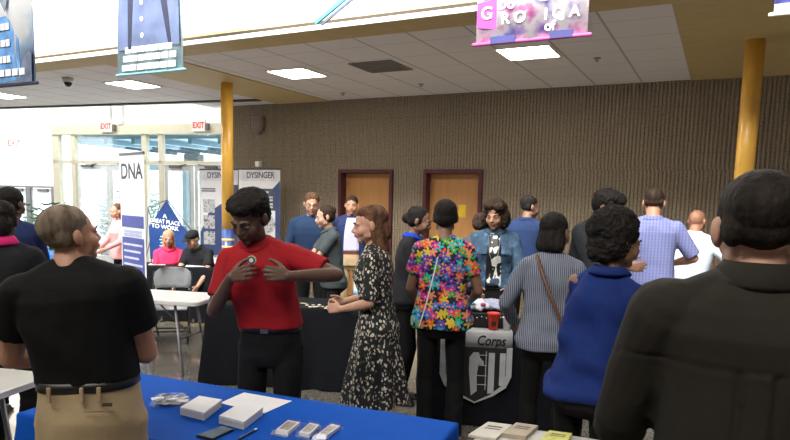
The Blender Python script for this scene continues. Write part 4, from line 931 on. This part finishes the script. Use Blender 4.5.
# --- blue shirt woman (near)
blm = cloth('shirt_blue', (.005, .020, .125), bs=30, bd=.004); blm2 = blm
r9, k9 = who('woman in a royal blue shirt with a tall black afro, facing away to the right', 597, 203, 2.8, 150, female=True, skc=MD, w=.92, lean=5, side=-6, head=(-28, 8, 0), dh=-.035,
    armR=((-.16, -.36, 1.02), (-.5, 1, -.5)), armL=((.12, -.36, 1.02), (.6, .9, -.4)), top=dict(m=blm, hem=.89, sleeve=1.95, srad=.072, cuff=.042, ease=.006, fold=.026, fsc=7, fh=1.7, collar=.030),
    bottom=dict(m=cloth('black_trousers', BLK), off=.004, waist=.94), hair=dict(kind='afro', mat=hb, b=[((0, .045, .055), (.108, .12, .10)), ((0, .05, .0), (.100, .095, .10)), ((0, .035, .10), (.090, .088, .065)), ((0, .08, -.05), (.075, .06, .055))], amp=.013, fr=36, vox=.005), vox=.006)
# --- lavender shirt man
lvm = stripe_mat('lavender_check', 0, 36, (.13, .15, .33), (.19, .21, .41), .5, cross=True)
who('tall man in a lavender checked short-sleeved shirt with close-cropped hair, seen from behind', 655, 187, 5.75, 180, skc=TN, w=1.04, lean=2, head=(0, 16, 0), armR=((-.19, -.26, 1.10), (-1, .6, -.4)), armL=((.17, -.28, 1.10), (1, .6, -.4)),
    top=dict(m=lvm, hem=.88, sleeve=.92, srad=.070, ease=.015, collar=.035), hair=dict(kind='short', mat=hdb, amp=.001))
# --- bald man in white shirt
who('bald man in a white shirt, seen from behind near the right column', 692, 207, 6.3, 170, skc=('skin_ruddy', (.30, .145, .085)), w=1.06, lean=8, side=-3, head=(-12, 14, 0), face=False, armR=((-.30, -.16, 1.12), (-1, .5, -.6)), armL=((.17, -.28, 1.05), (1, .6, -.4)), top=dict(m=cloth('shirt_white', (.62, .70, .80), var=.03), hem=.9, sleeve=1.1, srad=.074, ease=.01, collar=.035))
# --- nearest man, right
oli = cloth('shirt_dark_olive', (.020, .0175, .013), bs=22, bd=.004, var=.15)
def seams(P, Nn):
    back = P[:, 1] > .02; z = P[:, 2]; x = P[:, 0]
    g = -.004*np.exp(-((z-1.40)/.004)**2)*back
    s = (z < 1.40) & back & (z > 1.0)
    g += np.where(s, -.008*np.exp(-((x-.035)/.006)**2) - .008*np.exp(-((x+.035)/.006)**2) + .004*(np.abs(x) < .03), 0)
    g += .010*np.sin(x*55+2*np.sin(z*6))*np.clip((1.38-z)/.4, 0, 1)*back*.55
    return g
r10, k10 = who('man in a dark olive shirt, nearest to the camera at the right, seen from behind', 768, 173, 1.40, 188, skc=LT, w=.94, head=(6, 4, 3), hs=1.02, nk=.030, dh=.045, armR=((-.30, -.22, .96), (-.7, .8, -.3)), armL=((.26, -.20, .92), (.7, .7, -.3)),
    top=dict(m=oli, hem=.84, sleeve=1.25, srad=.082, ease=.03, fold=.010, fsc=5, fh=1.0, collar=.050, vox=.007), hair=dict(kind='short', mat=hair_mat('hair_near_black', (.016, .012, .009)), t=-.001, amp=.002, fr=90, vox=.005), vox=.006, dispc=seams)
# --- glasses man
r11, k11 = who('man in a navy sweater and dark-rimmed glasses facing the camera by the wall', 312, 191.5, 7.1, 0, skc=LT, lean=3, head=(0, 10, 0), armR=((-.16, -.26, 1.0), (-.8, .6, -.4)), armL=((.16, -.26, 1.0), (.8, .6, -.4)), top=dict(m=cloth('sweater_navy', (.014, .035, .085)), hem=.93, sleeve=1.95, collar=.030, name='sweater', cm=cloth('collar_navy', (.02, .04, .09))), hair=dict(kind='short', mat=hbr, t=.004, amp=.003))
q = MB(); hp = k11['hp']
for s_ in (-1, 1):
    q.tube([hp((s_*.032+.021*math.cos(a), -.098, .0+.015*math.sin(a))) for a in [j*math.pi/6 for j in range(13)]], .0022, 6); q.tube([hp((s_*.052, -.096, .005)), hp((s_*.082, -.01, .008))], .002, 6)
q.tube([hp((-.012, -.100, .004)), hp((.012, -.100, .004))], .002, 6); q.build('glasses', mat('glasses_black', (.01, .01, .01), .3), r11)
# --- grey polo woman
r12, k12 = who('woman in a dark grey polo shirt with a dark hair bun, facing left', 334, 208, 6.5, -78, dh=.04, female=True, skc=LT, lean=6, head=(0, 10, 0), armR=((-.10, -.42, 1.0), (-.6, .9, -.5)), armL=((.10, -.40, 1.0), (.6, .9, -.5)), top=dict(m=cloth('polo_grey', (.050, .062, .068)), hem=.86, sleeve=.68, srad=.066, collar=.032), hair=dict(kind='sleek', mat=hdb, b=[((0, .095, .055), (.040, .042, .040))], amp=.004))
q = MB(); q.box(k12['bend']((.130, -.045, 1.33)), (.012, .028, .010)); q.build('shirt_logo', mat('logo_white', (.75, .75, .75), .6), r12)
# --- doorway man
r13, k13 = who('man in a navy blazer and lavender shirt before the left wooden door', 352, 195, 8.2, 0, skc=TN, head=(-6, 5, 0), top=dict(m=cloth('blazer_navy', (.012, .022, .075)), hem=.85, sleeve=1.95, srad=.066, ease=.012, name='blazer', open=((cloth('shirt_lavender', (.42, .42, .66), var=.04), .085, 'shirt_front', 1.045, 1.46), (mat('belt_brown', (.09, .025, .015), .4), .085, 'belt', 1.00, 1.045), (khaki, .085, 'trouser_front', .855, 1.0))), bottom=dict(m=khaki, waist=1.0), hair=dict(kind='short', mat=hdb, t=.003, amp=.002), armR=((-.27, .0, .9), (-.6, 1, 0)), armL=((.27, .0, .9), (.6, 1, 0)))
# --- far left pair
who('person with black cropped hair in a dark blue shirt at the left edge', 5, 186, 4.75, 160, skc=DK, w=1.0, lean=6, head=(-20, 8, 0), armR=((-.12, -.36, 1.0), (-.6, .8, -.5)), armL=((.12, -.36, 1.0), (.6, .8, -.5)), top=dict(m=cloth('shirt_dark_blue', (.010, .020, .080)), hem=.9, sleeve=1.9, collar=.03), hair=dict(kind='short', mat=hb, t=.006, amp=.003))
who('person in a black jacket with a bright pink collar at the left edge', 0, 199, 3.75, 165, female=True, skc=DK, w=1.08, head=(0, 8, 0), armR=((-.20, -.24, 1.05), (-.8, .8, -.4)), armL=((.20, -.24, 1.05), (.8, .8, -.4)), top=dict(m=cloth('jacket_black', (.010, .010, .012)), hem=.86, sleeve=1.9, srad=.072, ease=.02, collar=.050, cm=cloth('collar_pink', (.62, .02, .16))), hair=dict(kind='sleek', mat=hb, b=[((0, .07, -.03), (.075, .06, .08))], amp=.006))
# --- pink cardigan
who('woman in a pale pink cardigan with brown hair, partly hidden by the DNA banner', 121, 203, 9.3, -60, female=True, skc=LT, lean=5, head=(0, 8, 0), armR=((-.12, -.36, 1.02), (-.6, .8, -.5)), armL=((.12, -.36, 1.02), (.6, .8, -.5)), top=dict(m=cloth('cardigan_pink', (.72, .33, .33)), hem=.85, sleeve=1.9, ease=.02, name='cardigan'), hair=dict(kind='long', mat=hbr, len=.14, amp=.005))
# --- seated pair
P1, H1 = grd(168, 231, 9.0); P2, H2 = grd(206, 230, 9.0)
r14, k14 = person('seated smiling woman in a bright pink shirt with long blond hair', P1, 1.66, 22, female=True, skc=('skin_rosy', (.40, .20, .135)), pelvis=-.43, lean=10, head=(-6, 4, 0), feet=((.12, -.38), (.12, -.38)), armR=((-.20, -.42, .50), (-.7, .5, -.5)), armL=((.20, -.42, .50), (.7, .5, -.5)), top=dict(m=cloth('shirt_pink', (.80, .04, .13)), hem=.86, sleeve=.7, collar=.025), hair=dict(kind='long', mat=hbl, len=.20, amp=.004))
r15, k15 = person('seated man in a black cap and black shirt leaning over the table to write', P2, 1.74, -18, skc=LT, pelvis=-.43, lean=26, head=(-8, 22, 0), feet=((.12, -.38), (.12, -.38)), armR=((-.14, -.52, .50), (-.8, .2, -.5)), armL=((.20, -.50, .50), (.8, .2, -.5)), top=dict(m=cloth('shirt_black', (.012, .013, .016)), hem=.86, sleeve=.7, collar=.025), hair=dict(kind='short', mat=hdb, cap=True))
q = MB(); q.box(k15['bend']((.16, -.06, 1.33-.43)), (.05, .10, .02)); q.build('shirt_panel', mat('panel_pale', (.6, .6, .6), .6), r15)
for P_, a, lb in ((P1, 22, 'grey folding chair of the woman in the pink shirt'), (P2, -18, 'grey folding chair of the man in the black cap')):
    c = copy_tree(ch); c.location = (P_[0], P_[1], 0); c.rotation_euler[2] = YAW+R(a); tag(c, lb, 'chair', 'grey folding chairs'); 
    d_ = Matrix.Rotation(YAW+R(a), 3, 'Z') @ Vector((0, .06, 0)); c.location += d_
# ================================================================== SMALL THINGS
TZ = .752
def on(px, py, z=TZ): p = atz(px, py, z); return Vector((p.x, p.y, z))
paper = mat('paper_white', (.75, .75, .76), .6, var=.03); edge = mat('paper_edge', (.60, .60, .62), .7, var=.15, scale=3, stretch=(1, 1, 300))
def slab(name, cs, h, mtl, label, cat, grp=None, z=TZ, parent=None, bevel=.0015, z0=0):
    """cs: four corners on the table plane"""
    P_ = [on(*c, z) for c in cs]; c0 = sum(P_, Vector())/4; e = None
    q = MB(); q.rings([[Vector((p.x-c0.x, p.y-c0.y, z0)) for p in P_], [Vector((p.x-c0.x, p.y-c0.y, z0+h)) for p in P_]])
    o = q.build(name, mtl, parent, bevel=bevel); 
    if parent is None: o.location = (c0.x, c0.y, z); tag(o, label, cat, grp)
    return o, c0
slab('paper_sheet', ((244, 392.5), (292, 401), (264, 413.5), (220, 403)), .0008, paper, 'white sheet of paper lying beyond the two stacks of cards', 'paper', bevel=0)
def stack(cs, label):
    P_ = [on(*c) for c in cs]; c0 = sum(P_, Vector())/4; e = empty('card_stack', (c0.x, c0.y, TZ)); tag(e, label, 'card stack', 'stacks of white cards'); n = 4
    for k in range(n):
        o_ = Vector((rng.uniform(-.002, .002), rng.uniform(-.002, .002), 0)); q = MB(); z = k*.0095
        q.rings([[Vector((p.x-c0.x, p.y-c0.y, z+dz))+o_ for p in P_] for dz in (0, .0088)]); q.build('card_pack', paper if k == n-1 else edge, e, bevel=.001)
stack(((199, 403), (222, 407), (204, 421), (180, 415)), 'stack of white cards left of the other, beside the bag of badges')
stack(((239, 411), (263, 415), (244, 430), (219, 423.5)), 'stack of white cards right of the other, in front of the paper sheet')
plastic = glassmat('clear_plastic', (.95, .96, .98), .12); plastic.node_tree.nodes['Glossy BSDF'].inputs['Roughness'].default_value = .35
def bag(c, rx, ry, h, rz, label, badges, seed, col):
    p = on(*c); e = empty('bag_of_badges', p, rz); tag(e, label, 'bag', 'clear plastic bags of badges')
    rr = np.random.RandomState(seed)
    for k in range(badges):
        q = MB(); x = rr.uniform(-rx*.6, rx*.6); y = rr.uniform(-ry*.5, ry*.5); z = .006+.007*(k % 5); q.box((x, y, z), (.055, .035, .0035), rz=rr.uniform(-.6, .6)); q.build('badge', col, e, bevel=.001)
    q = MB(); rs = []; n = 22
    for t_, zz_ in ((.80, .0), (1.0, .004), (.92, h*.6), (.6, h), (.2, h*1.05)):
        rs.append([Vector((rx*t_*math.copysign(abs(math.cos(a))**.6, math.cos(a))*(1+.08*rr.uniform(-1, 1)), ry*t_*math.copysign(abs(math.sin(a))**.6, math.sin(a))*(1+.08*rr.uniform(-1, 1)), zz_*(1+.25*rr.uniform(-1, 1)))) for a in [2*math.pi*j/n for j in range(n)]])
    q.rings(rs); q.build('plastic_bag', plastic, e)
bag((171, 404), .100, .065, .042, R(30), 'crumpled clear bag of white badges at the left end of the blue table', 16, 1, paper)
bcol = mat('badge_tan', (.36, .32, .26), .5, var=.4, scale=40)
for i, (cs, lb) in enumerate(((((288, 422), (303, 425), (288, 437.5), (272, 435)), 'clear pack of name tags, leftmost of the three packs'), (((310, 425), (322, 427.5), (309, 440), (296, 437)), 'clear pack of name tags, middle one of the three packs'), (((332, 426), (343, 428.5), (326, 441), (313, 440)), 'clear pack of name tags, rightmost of the three packs'))):
    P_ = [on(*c) for c in cs]; c0 = sum(P_, Vector())/4; e = empty('name_tag_pack', (c0.x, c0.y, TZ)); tag(e, lb, 'pack', 'packs of name tags on the blue cloth')
    for k, (s_, z, h_, mm) in enumerate(((.80, .001, .016, paper), (.55, .017, .003, bcol))):
        q = MB(); q.rings([[Vector(((p.x-c0.x)*s_, (p.y-c0.y)*s_, z+dz)) for p in P_] for dz in (0, h_)]); q.build(('tag_stack', 'printed_tag')[k], mm, e, bevel=.001)
    q = MB(); q.rings([[Vector(((p.x-c0.x)*s_, (p.y-c0.y)*s_, z)) for p in P_] for s_, z in ((1.1, 0), (1.12, .005), (.95, .022), (.3, .025))]); q.build('plastic_wrap', plastic, e)
# phone and pen
P_ = [on(*c) for c in ((222, 427.5), (234, 431), (212, 441), (196, 437))]; c0 = sum(P_, Vector())/4; e = empty('mobile_phone', (c0.x, c0.y, TZ)); tag(e, 'dark phone with a glossy screen lying at the near edge of the blue table', 'phone')
q = MB(); q.rings([[Vector((p.x-c0.x, p.y-c0.y, z)) for p in P_] for z in (0, .010)]); q.build('case', mat('phone_black', (.01, .01, .012), .3), e, bevel=.003)
q = MB(); q.rings([[Vector(((p.x-c0.x)*.86, (p.y-c0.y)*.86, z)) for p in P_] for z in (.0101, .0108)]); q.build('screen', mat('screen_glass', (.12, .18, .24), .05), e)
a = on(239, 440); b = on(257, 430); e = empty('pen', (a.x, a.y, TZ)); tag(e, 'slim dark pen with a pale clip beside the phone', 'pen'); d = (b-a)
q = MB(); q.cone((0, 0, .006), tuple(d*.85+Vector((0, 0, .006))), .005, .005); q.build('barrel', mat('pen_dark', (.03, .04, .08), .3), e, True)
q = MB(); q.cone(tuple(d*.85+Vector((0, 0, .006))), tuple(d+Vector((0, 0, .006))), .0055, .004); q.build('cap', mat('pen_silver', (.6, .62, .66), .3, .6), e, True)
# booklets on the pale table
bk = mat('booklet_cream', (.55, .52, .46), .6, var=.06); bk2 = mat('booklet_tan', (.40, .34, .25), .6, var=.12); bky = mat('booklet_yellow', (.62, .62, .18), .6, var=.25, scale=30)
t2 = .742
def booklet(cs, n, mtl, label, ink=True):
    P_ = [on(*c, t2) for c in cs]; c0 = sum(P_, Vector())/4; e = empty('booklet_pile', (c0.x, c0.y, t2)); tag(e, label, 'booklets', 'piles of booklets on the pale table')
    for k in range(n): q = MB(); q.rings([[Vector((p.x-c0.x, p.y-c0.y, k*.006+dz)) for p in P_] for dz in (0, .0055)]); q.build('booklet', mtl, e, bevel=.0008)
    q = MB(); 
    for f0, f1 in ((.25, .33), (.42, .47)):
        A_, B_, C_, D_ = [p-c0 for p in P_]; z = n*.006
        def bl_(u, v): p = A_*(1-u)*(1-v)+B_*u*(1-v)+C_*u*v+D_*(1-u)*v; return Vector((p.x, p.y, 0))
        vs = [bl_(.2, f0), bl_(.8, f0), bl_(.8, f1), bl_(.2, f1)]; q.rings([[v+Vector((0, 0, z)) for v in vs], [v+Vector((0, 0, z+.0006)) for v in vs]])
    q.build('printed_line', mat('ink_grey', (.12, .11, .10), .7), e)
booklet(((488, 424), (512, 427), (496, 441), (468, 437)), 2, bk, 'low pile of cream booklets at the left corner of the pale table')
booklet(((516, 426), (538, 429), (526, 440), (502, 437)), 3, bk2, 'pile of tan booklets between the cream and the yellow ones')
booklet(((549, 434), (572, 437), (566, 448), (540, 444)), 3, bky, 'pile of yellow booklets at the bottom edge of the photo')
# pins on black table
for k in range(16):
    p = atz(304+3.1*k, 303.8+.28*k+((k*7) % 5)*.7, .756); q = MB()
    if k % 4 == 0: q.box((0, 0, .004), (.07, .03, .006), rz=k)
    else: q.lathe([(.001, 0), (.018, 0), (.016, .007), (.001, .009)])
    o = q.build('pin_badge', mat(('badge_cream' if k % 3 else 'badge_gold'), ((.7, .68, .6) if k % 3 else (.45, .42, .2)), .4), None, True, loc=p); tag(o, 'small pale pin badge in the scatter on the black cloth behind the red shirt', 'badge', 'pin badges on the black cloth')
# Corps table items
def t7(x, y, z=.752): return M7 @ Vector((x, y, z))
rz7 = M7.to_euler().z
fp = lambda px, py: (M7.inverted() @ atz(px, py, .752))
# shield banner hanging over the front edge
pL = M7.inverted() @ atY(441, 335, (M7 @ Vector((0, -.38, 0))).y)
def onfront(px, py):
    n = (M7.to_3x3() @ Vector((0, -1, 0))); P0 = M7 @ Vector((0, -.62/2-.040, 0)); d = ray(px, py); t_ = (P0-CO).dot(n)/d.dot(n); return M7.inverted() @ (CO+d*t_)
A1 = onfront(513, 332); A0 = onfront(441, 329); Bt = onfront(476, 399)
wv_ = A1.x-A0.x; xc = (A0.x+A1.x)/2; zt_ = .757; zb_ = .757-.50
e = empty('shield_banner', M7 @ Vector((xc, -.31, 0)), rz7); tag(e, 'white shield banner lettered Corps hanging down the front of the black cloth', 'banner')
hw = wv_/2
wb = mat('banner_cloth_white', (.50, .51, .52), .7, var=.12, scale=12); kb = mat('banner_cloth_black', (.012, .012, .014), .8)
q = MB(); q.rings([[Vector((x, y, z)) for x in (-hw, 0, hw)]+[Vector((x, y2, z2)) for x in (hw, 0, -hw)] for y, z, y2, z2 in ((.09, .757, .09, .754), (-.026, .757, -.02, .754), (-.040, .745, -.032, .742), (-.046, .62, -.040, .62))]); q.build('top_band', wb, e, True)
out = [(-hw, .64), (hw, .64), (hw, .42), (hw*.86, .33), (hw*.5, .26), (0, .20), (-hw*.5, .26), (-hw*.86, .33), (-hw, .42)]
inn = [(x*.90, z+(.012 if z < .6 else 0)) for x, z in out]
FM = face_M((0, -.072, 0), (1, 0, 0))
q = MB(); 
q.prism([(x, z) for x, z in out], .003, face_M((0, -.068, 0), (1, 0, 0))); q.build('shield_border', wb, e)
q = MB(); q.prism([(x*.93, z) for x, z in inn], .002, face_M((0, -.0715, 0), (1, 0, 0))); q.build('shield_field', kb, e)
for x0, x1, z1 in ((hw*.35, hw*.52, .28), (hw*.66, hw*.82, .345), (-hw*.52, -hw*.35, .28), (-hw*.82, -hw*.66, .345)):
    q = MB(); q.prism([(x0, .60), (x1, .60), (x1, z1+.01), (x0, z1)], .002, face_M((0, -.074, 0), (1, 0, 0))); q.build('stripe', wb, e)
q = MB(); fig = [(-.05, .56), (-.02, .60), (.02, .60), (.03, .56), (.06, .53), (.06, .50), (.02, .51), (.01, .42), (.015, .30), (-.03, .26), (-.04, .36), (-.05, .46)]
q.prism(fig, .002, face_M((0, -.074, 0), (1, 0, 0))); q.build('figure', wb, e)
q = MB(); [q.box((hw*.1, -.075, z), (hw*.42, .002, .006)) for z in (.58, .50, .42, .35)]; q.box((hw*.28, -.075, .46), (.006, .002, .30)); q.build('ladder', wb, e)
text('lettering', 'Corps', .105, kb, e, face_M((hw*.40, -.052, .685), (1, 0, 0)), depth=.001, xs=.82, shear=.25, bold=.002)
# crate with shirts, cups
c7 = onfront(491, 318); ce = empty('display_box', t7(c7.x-.02, -.05, .755), rz7); tag(ce, 'black box with a row of pale studs behind the red cup on the Corps table', 'box')
q = MB(); q.box((0, 0, .055), (.34, .26, .11)); q.build('box_body', mat('box_black', (.012, .012, .014), .5), ce, bevel=.004)
for k in range(9): q = MB(); q.ell((-.15+k*.037, -.131, .075+.008*(k % 2)), (.005, .003, .005)); q.build('stud', paper, ce, True)
def cup(px, py, col, label, nm, s_=1.0):
    p = onfront(px, py); e = empty('plastic_cup', t7(p.x, -.275, .757), rz7); tag(e, label, 'cup'); q = MB()
    q.lathe([(.001, 0), (.030*s_, 0), (.043*s_, .115*s_), (.045*s_, .118*s_), (.041*s_, .118*s_), (.028*s_, .006), (.001, .006)]); q.build('cup_body', mat(nm, col, .4, var=.03), e, True)
    q = MB(); q.lathe([(.043*s_, .110*s_), (.047*s_, .114*s_), (.047*s_, .120*s_), (.043*s_, .122*s_)]); q.build('rim', mat(nm, col, .4), e, True); return e
cr_ = cup(494, 325, (.75, .04, .015), 'red plastic cup with a dark square mark at the front of the Corps table', 'cup_red', 1.1); q = MB(); q.box((0, -.0415, .055), (.035, .006, .035)); q.build('square_mark', mat('mark_dark', (.06, .01, .01), .6), cr_)
cup(508, 325, (.72, .72, .72), 'white plastic cup right of the red one on the Corps table', 'cup_white', .85)
for k, (dx, dy, cl, lb) in enumerate(((-.08, .0, (.62, .62, .66), 'folded white T-shirt heaped on the black box, with small coloured print'), (.05, .06, (.30, .32, .42), 'folded blue-grey T-shirt heaped on the black box, behind the white one'))):
    q = MB(); q.ell((dx, dy, .160), (.115, .085, .040)); q.ell((dx+.04, dy-.03, .145), (.08, .07, .03)); q.ell((dx-.06, dy+.01, .15), (.06, .08, .035))
    o = remesh(q, 'folded_shirt', cloth('tshirt_heap_%d' % k, cl), None, .006, 2, FOLD(.016, 22, 1.5)); o.location = ce.location; o.rotation_euler[2] = rz7; tag(o, lb, 'T-shirt')
    if k == 0: 
        for (x, y, c2) in ((dx-.03, dy-.075, (.02, .3, .4)), (dx+.05, dy-.085, (.5, .05, .2))): q = MB(); q.ell((x, y, .175), (.022, .02, .012)); q.build('print', mat('print_%d' % int(c2[0]*100), c2, .7), o, True)
# clutter on the white and seated tables
def bottle(P_, label, s_=1.0, grp=None):
    e = empty('water_bottle', P_); tag(e, label, 'bottle', grp); q = MB(); q.lathe([(.001, 0), (.032*s_, 0), (.034*s_, .02), (.033*s_, .14*s_), (.03*s_, .16*s_), (.014*s_, .195*s_), (.013*s_, .205*s_), (.001, .205*s_)]); q.build('bottle_body', mat('bottle_clear', (.65, .75, .8), .15), e, True)
    q = MB(); q.lathe([(.001, .205*s_), (.016*s_, .205*s_), (.016*s_, .225*s_), (.001, .225*s_)]); q.build('cap', mat('bottle_cap', (.75, .78, .8), .4), e, True); q = MB(); q.lathe([(.0345*s_, .06), (.0350*s_, .06), (.0350*s_, .11), (.0345*s_, .11)]); q.build('label_band', mat('bottle_label', (.2, .4, .7), .5), e, True); return e
for x, y, sz, lb in ((-.35, -.05, .22, 'sheet of paper in front of the seated woman in pink'), (.22, -.10, .26, 'sheet of paper under the hand of the man in the cap')):
    q = MB(); q.box((0, 0, .002), (sz, sz*.7, .003), rz=.3); o = q.build('paper_sheet', paper, None, loc=M6 @ Vector((x, y, .753))); o.rotation_euler[2] = M6.to_euler().z; tag(o, lb, 'paper')
# crate far left with blue cloth and bottle
pc = atz(38, 253, .75); Mx = Matrix.Translation((pc.x-.1, pc.y+.1, 0)) @ Matrix.Rotation(YAW, 4, 'Z')
table('folding table under the blue cloth at the left behind the man in the black T-shirt', Mx, 1.0, .60, wtop); tcloth('bright blue cloth over the small table at the far left', Mx, 1.0, .60, mat('cloth_bright_blue', (.01, .16, .60), .7)); 
for dx, lb in ((.02, 'clear water bottle on the bright blue cloth at the left'), (.16, 'clear water bottle right of another on the bright blue cloth')): bottle(Mx @ Vector((dx, -.12, .752)), lb, 1.25, 'water bottles on the blue cloth')
bp_ = atD(356, 273, 5.6); 
bottle(M3 @ Vector((.10+.45, .20, .752)), 'clear water bottle on the black cloth beside the woman in the leaf-print dress', 1.1)
# plants behind the glass
lf_m = mat('leaf_green', (.06, .16, .07), .6, var=.5, scale=3); lf2 = mat('leaf_blue_green', (.16, .32, .28), .6, var=.4, scale=3)
def palm(P_, H_, n, label, mtl, pot=True, sd=0):
    rr = random.Random(sd); e = empty('potted_palm', (P_[0], P_[1], 0)); tag(e, label, 'plant'); q = MB()
    q.lathe([(.001, 0), (.16, 0), (.20, .32), (.22, .34), (.18, .34), (.17, .30), (.001, .30)]); q.build('pot', mat('pot_brown', (.16, .10, .07), .7), e, True)
    st = MB(); lv = MB()
    for k in range(n):
        a = k*2.4+rr.random(); l = H_*(.55+.4*rr.random()); sp = .25+.55*rr.random(); pts = []
        for j in range(9):
            t_ = j/8; pts.append(Vector((math.cos(a)*sp*t_**1.5*H_*.5, math.sin(a)*sp*t_**1.5*H_*.5, .3+l*(t_-.25*sp*t_*t_*t_))))
        st.tube(pts, [.010*(1-.7*j/8) for j in range(9)], 5)
        for j in range(2, 9):
            for s_ in (-1, 1):
                d = (pts[j]-pts[j-1]).normalized(); sd_ = d.cross(Vector((0, 0, 1))); sd_ = sd_.normalized() if sd_.length > .01 else Vector((1, 0, 0)); p = pts[j]; w = d*.018; L_ = (sd_*s_*.8+d*.6-Vector((0, 0, .3))).normalized()*(.20*H_/1.6*(1.2-.6*j/8)); nn = Vector((0, 0, .003))
                lv.add([p-w, p+w, p+L_*.6+w*.9, p+L_, p+L_*.6-w*.9, p-w+nn, p+w+nn, p+L_*.6+w*.9+nn, p+L_+nn, p+L_*.6-w*.9+nn], [(0, 1, 2, 3, 4), (9, 8, 7, 6, 5), (0, 5, 6, 1), (1, 6, 7, 2), (2, 7, 8, 3), (3, 8, 9, 4), (4, 9, 5, 0)])
    st.build('stems', mat('stem_green', (.10, .16, .06), .6), e); lv.build('foliage', mtl, e)
t_, _ = onE(98, 200); palm(ME @ Vector((t_, 1.7, 0)), 2.2, 16, 'palm with long fronds behind the left glass door', lf2, sd=1)
t_, _ = onE(68, 200); palm(ME @ Vector((t_-.3, 1.6, 0)), 2.0, 12, 'palm with fronds behind the narrow glass panel left of the doors', lf2, sd=2)
pp_ = atD(44, 245, 12); palm(pp_, 1.45, 14, 'green leafy potted plant before the far left glass doors', lf_m, sd=3)
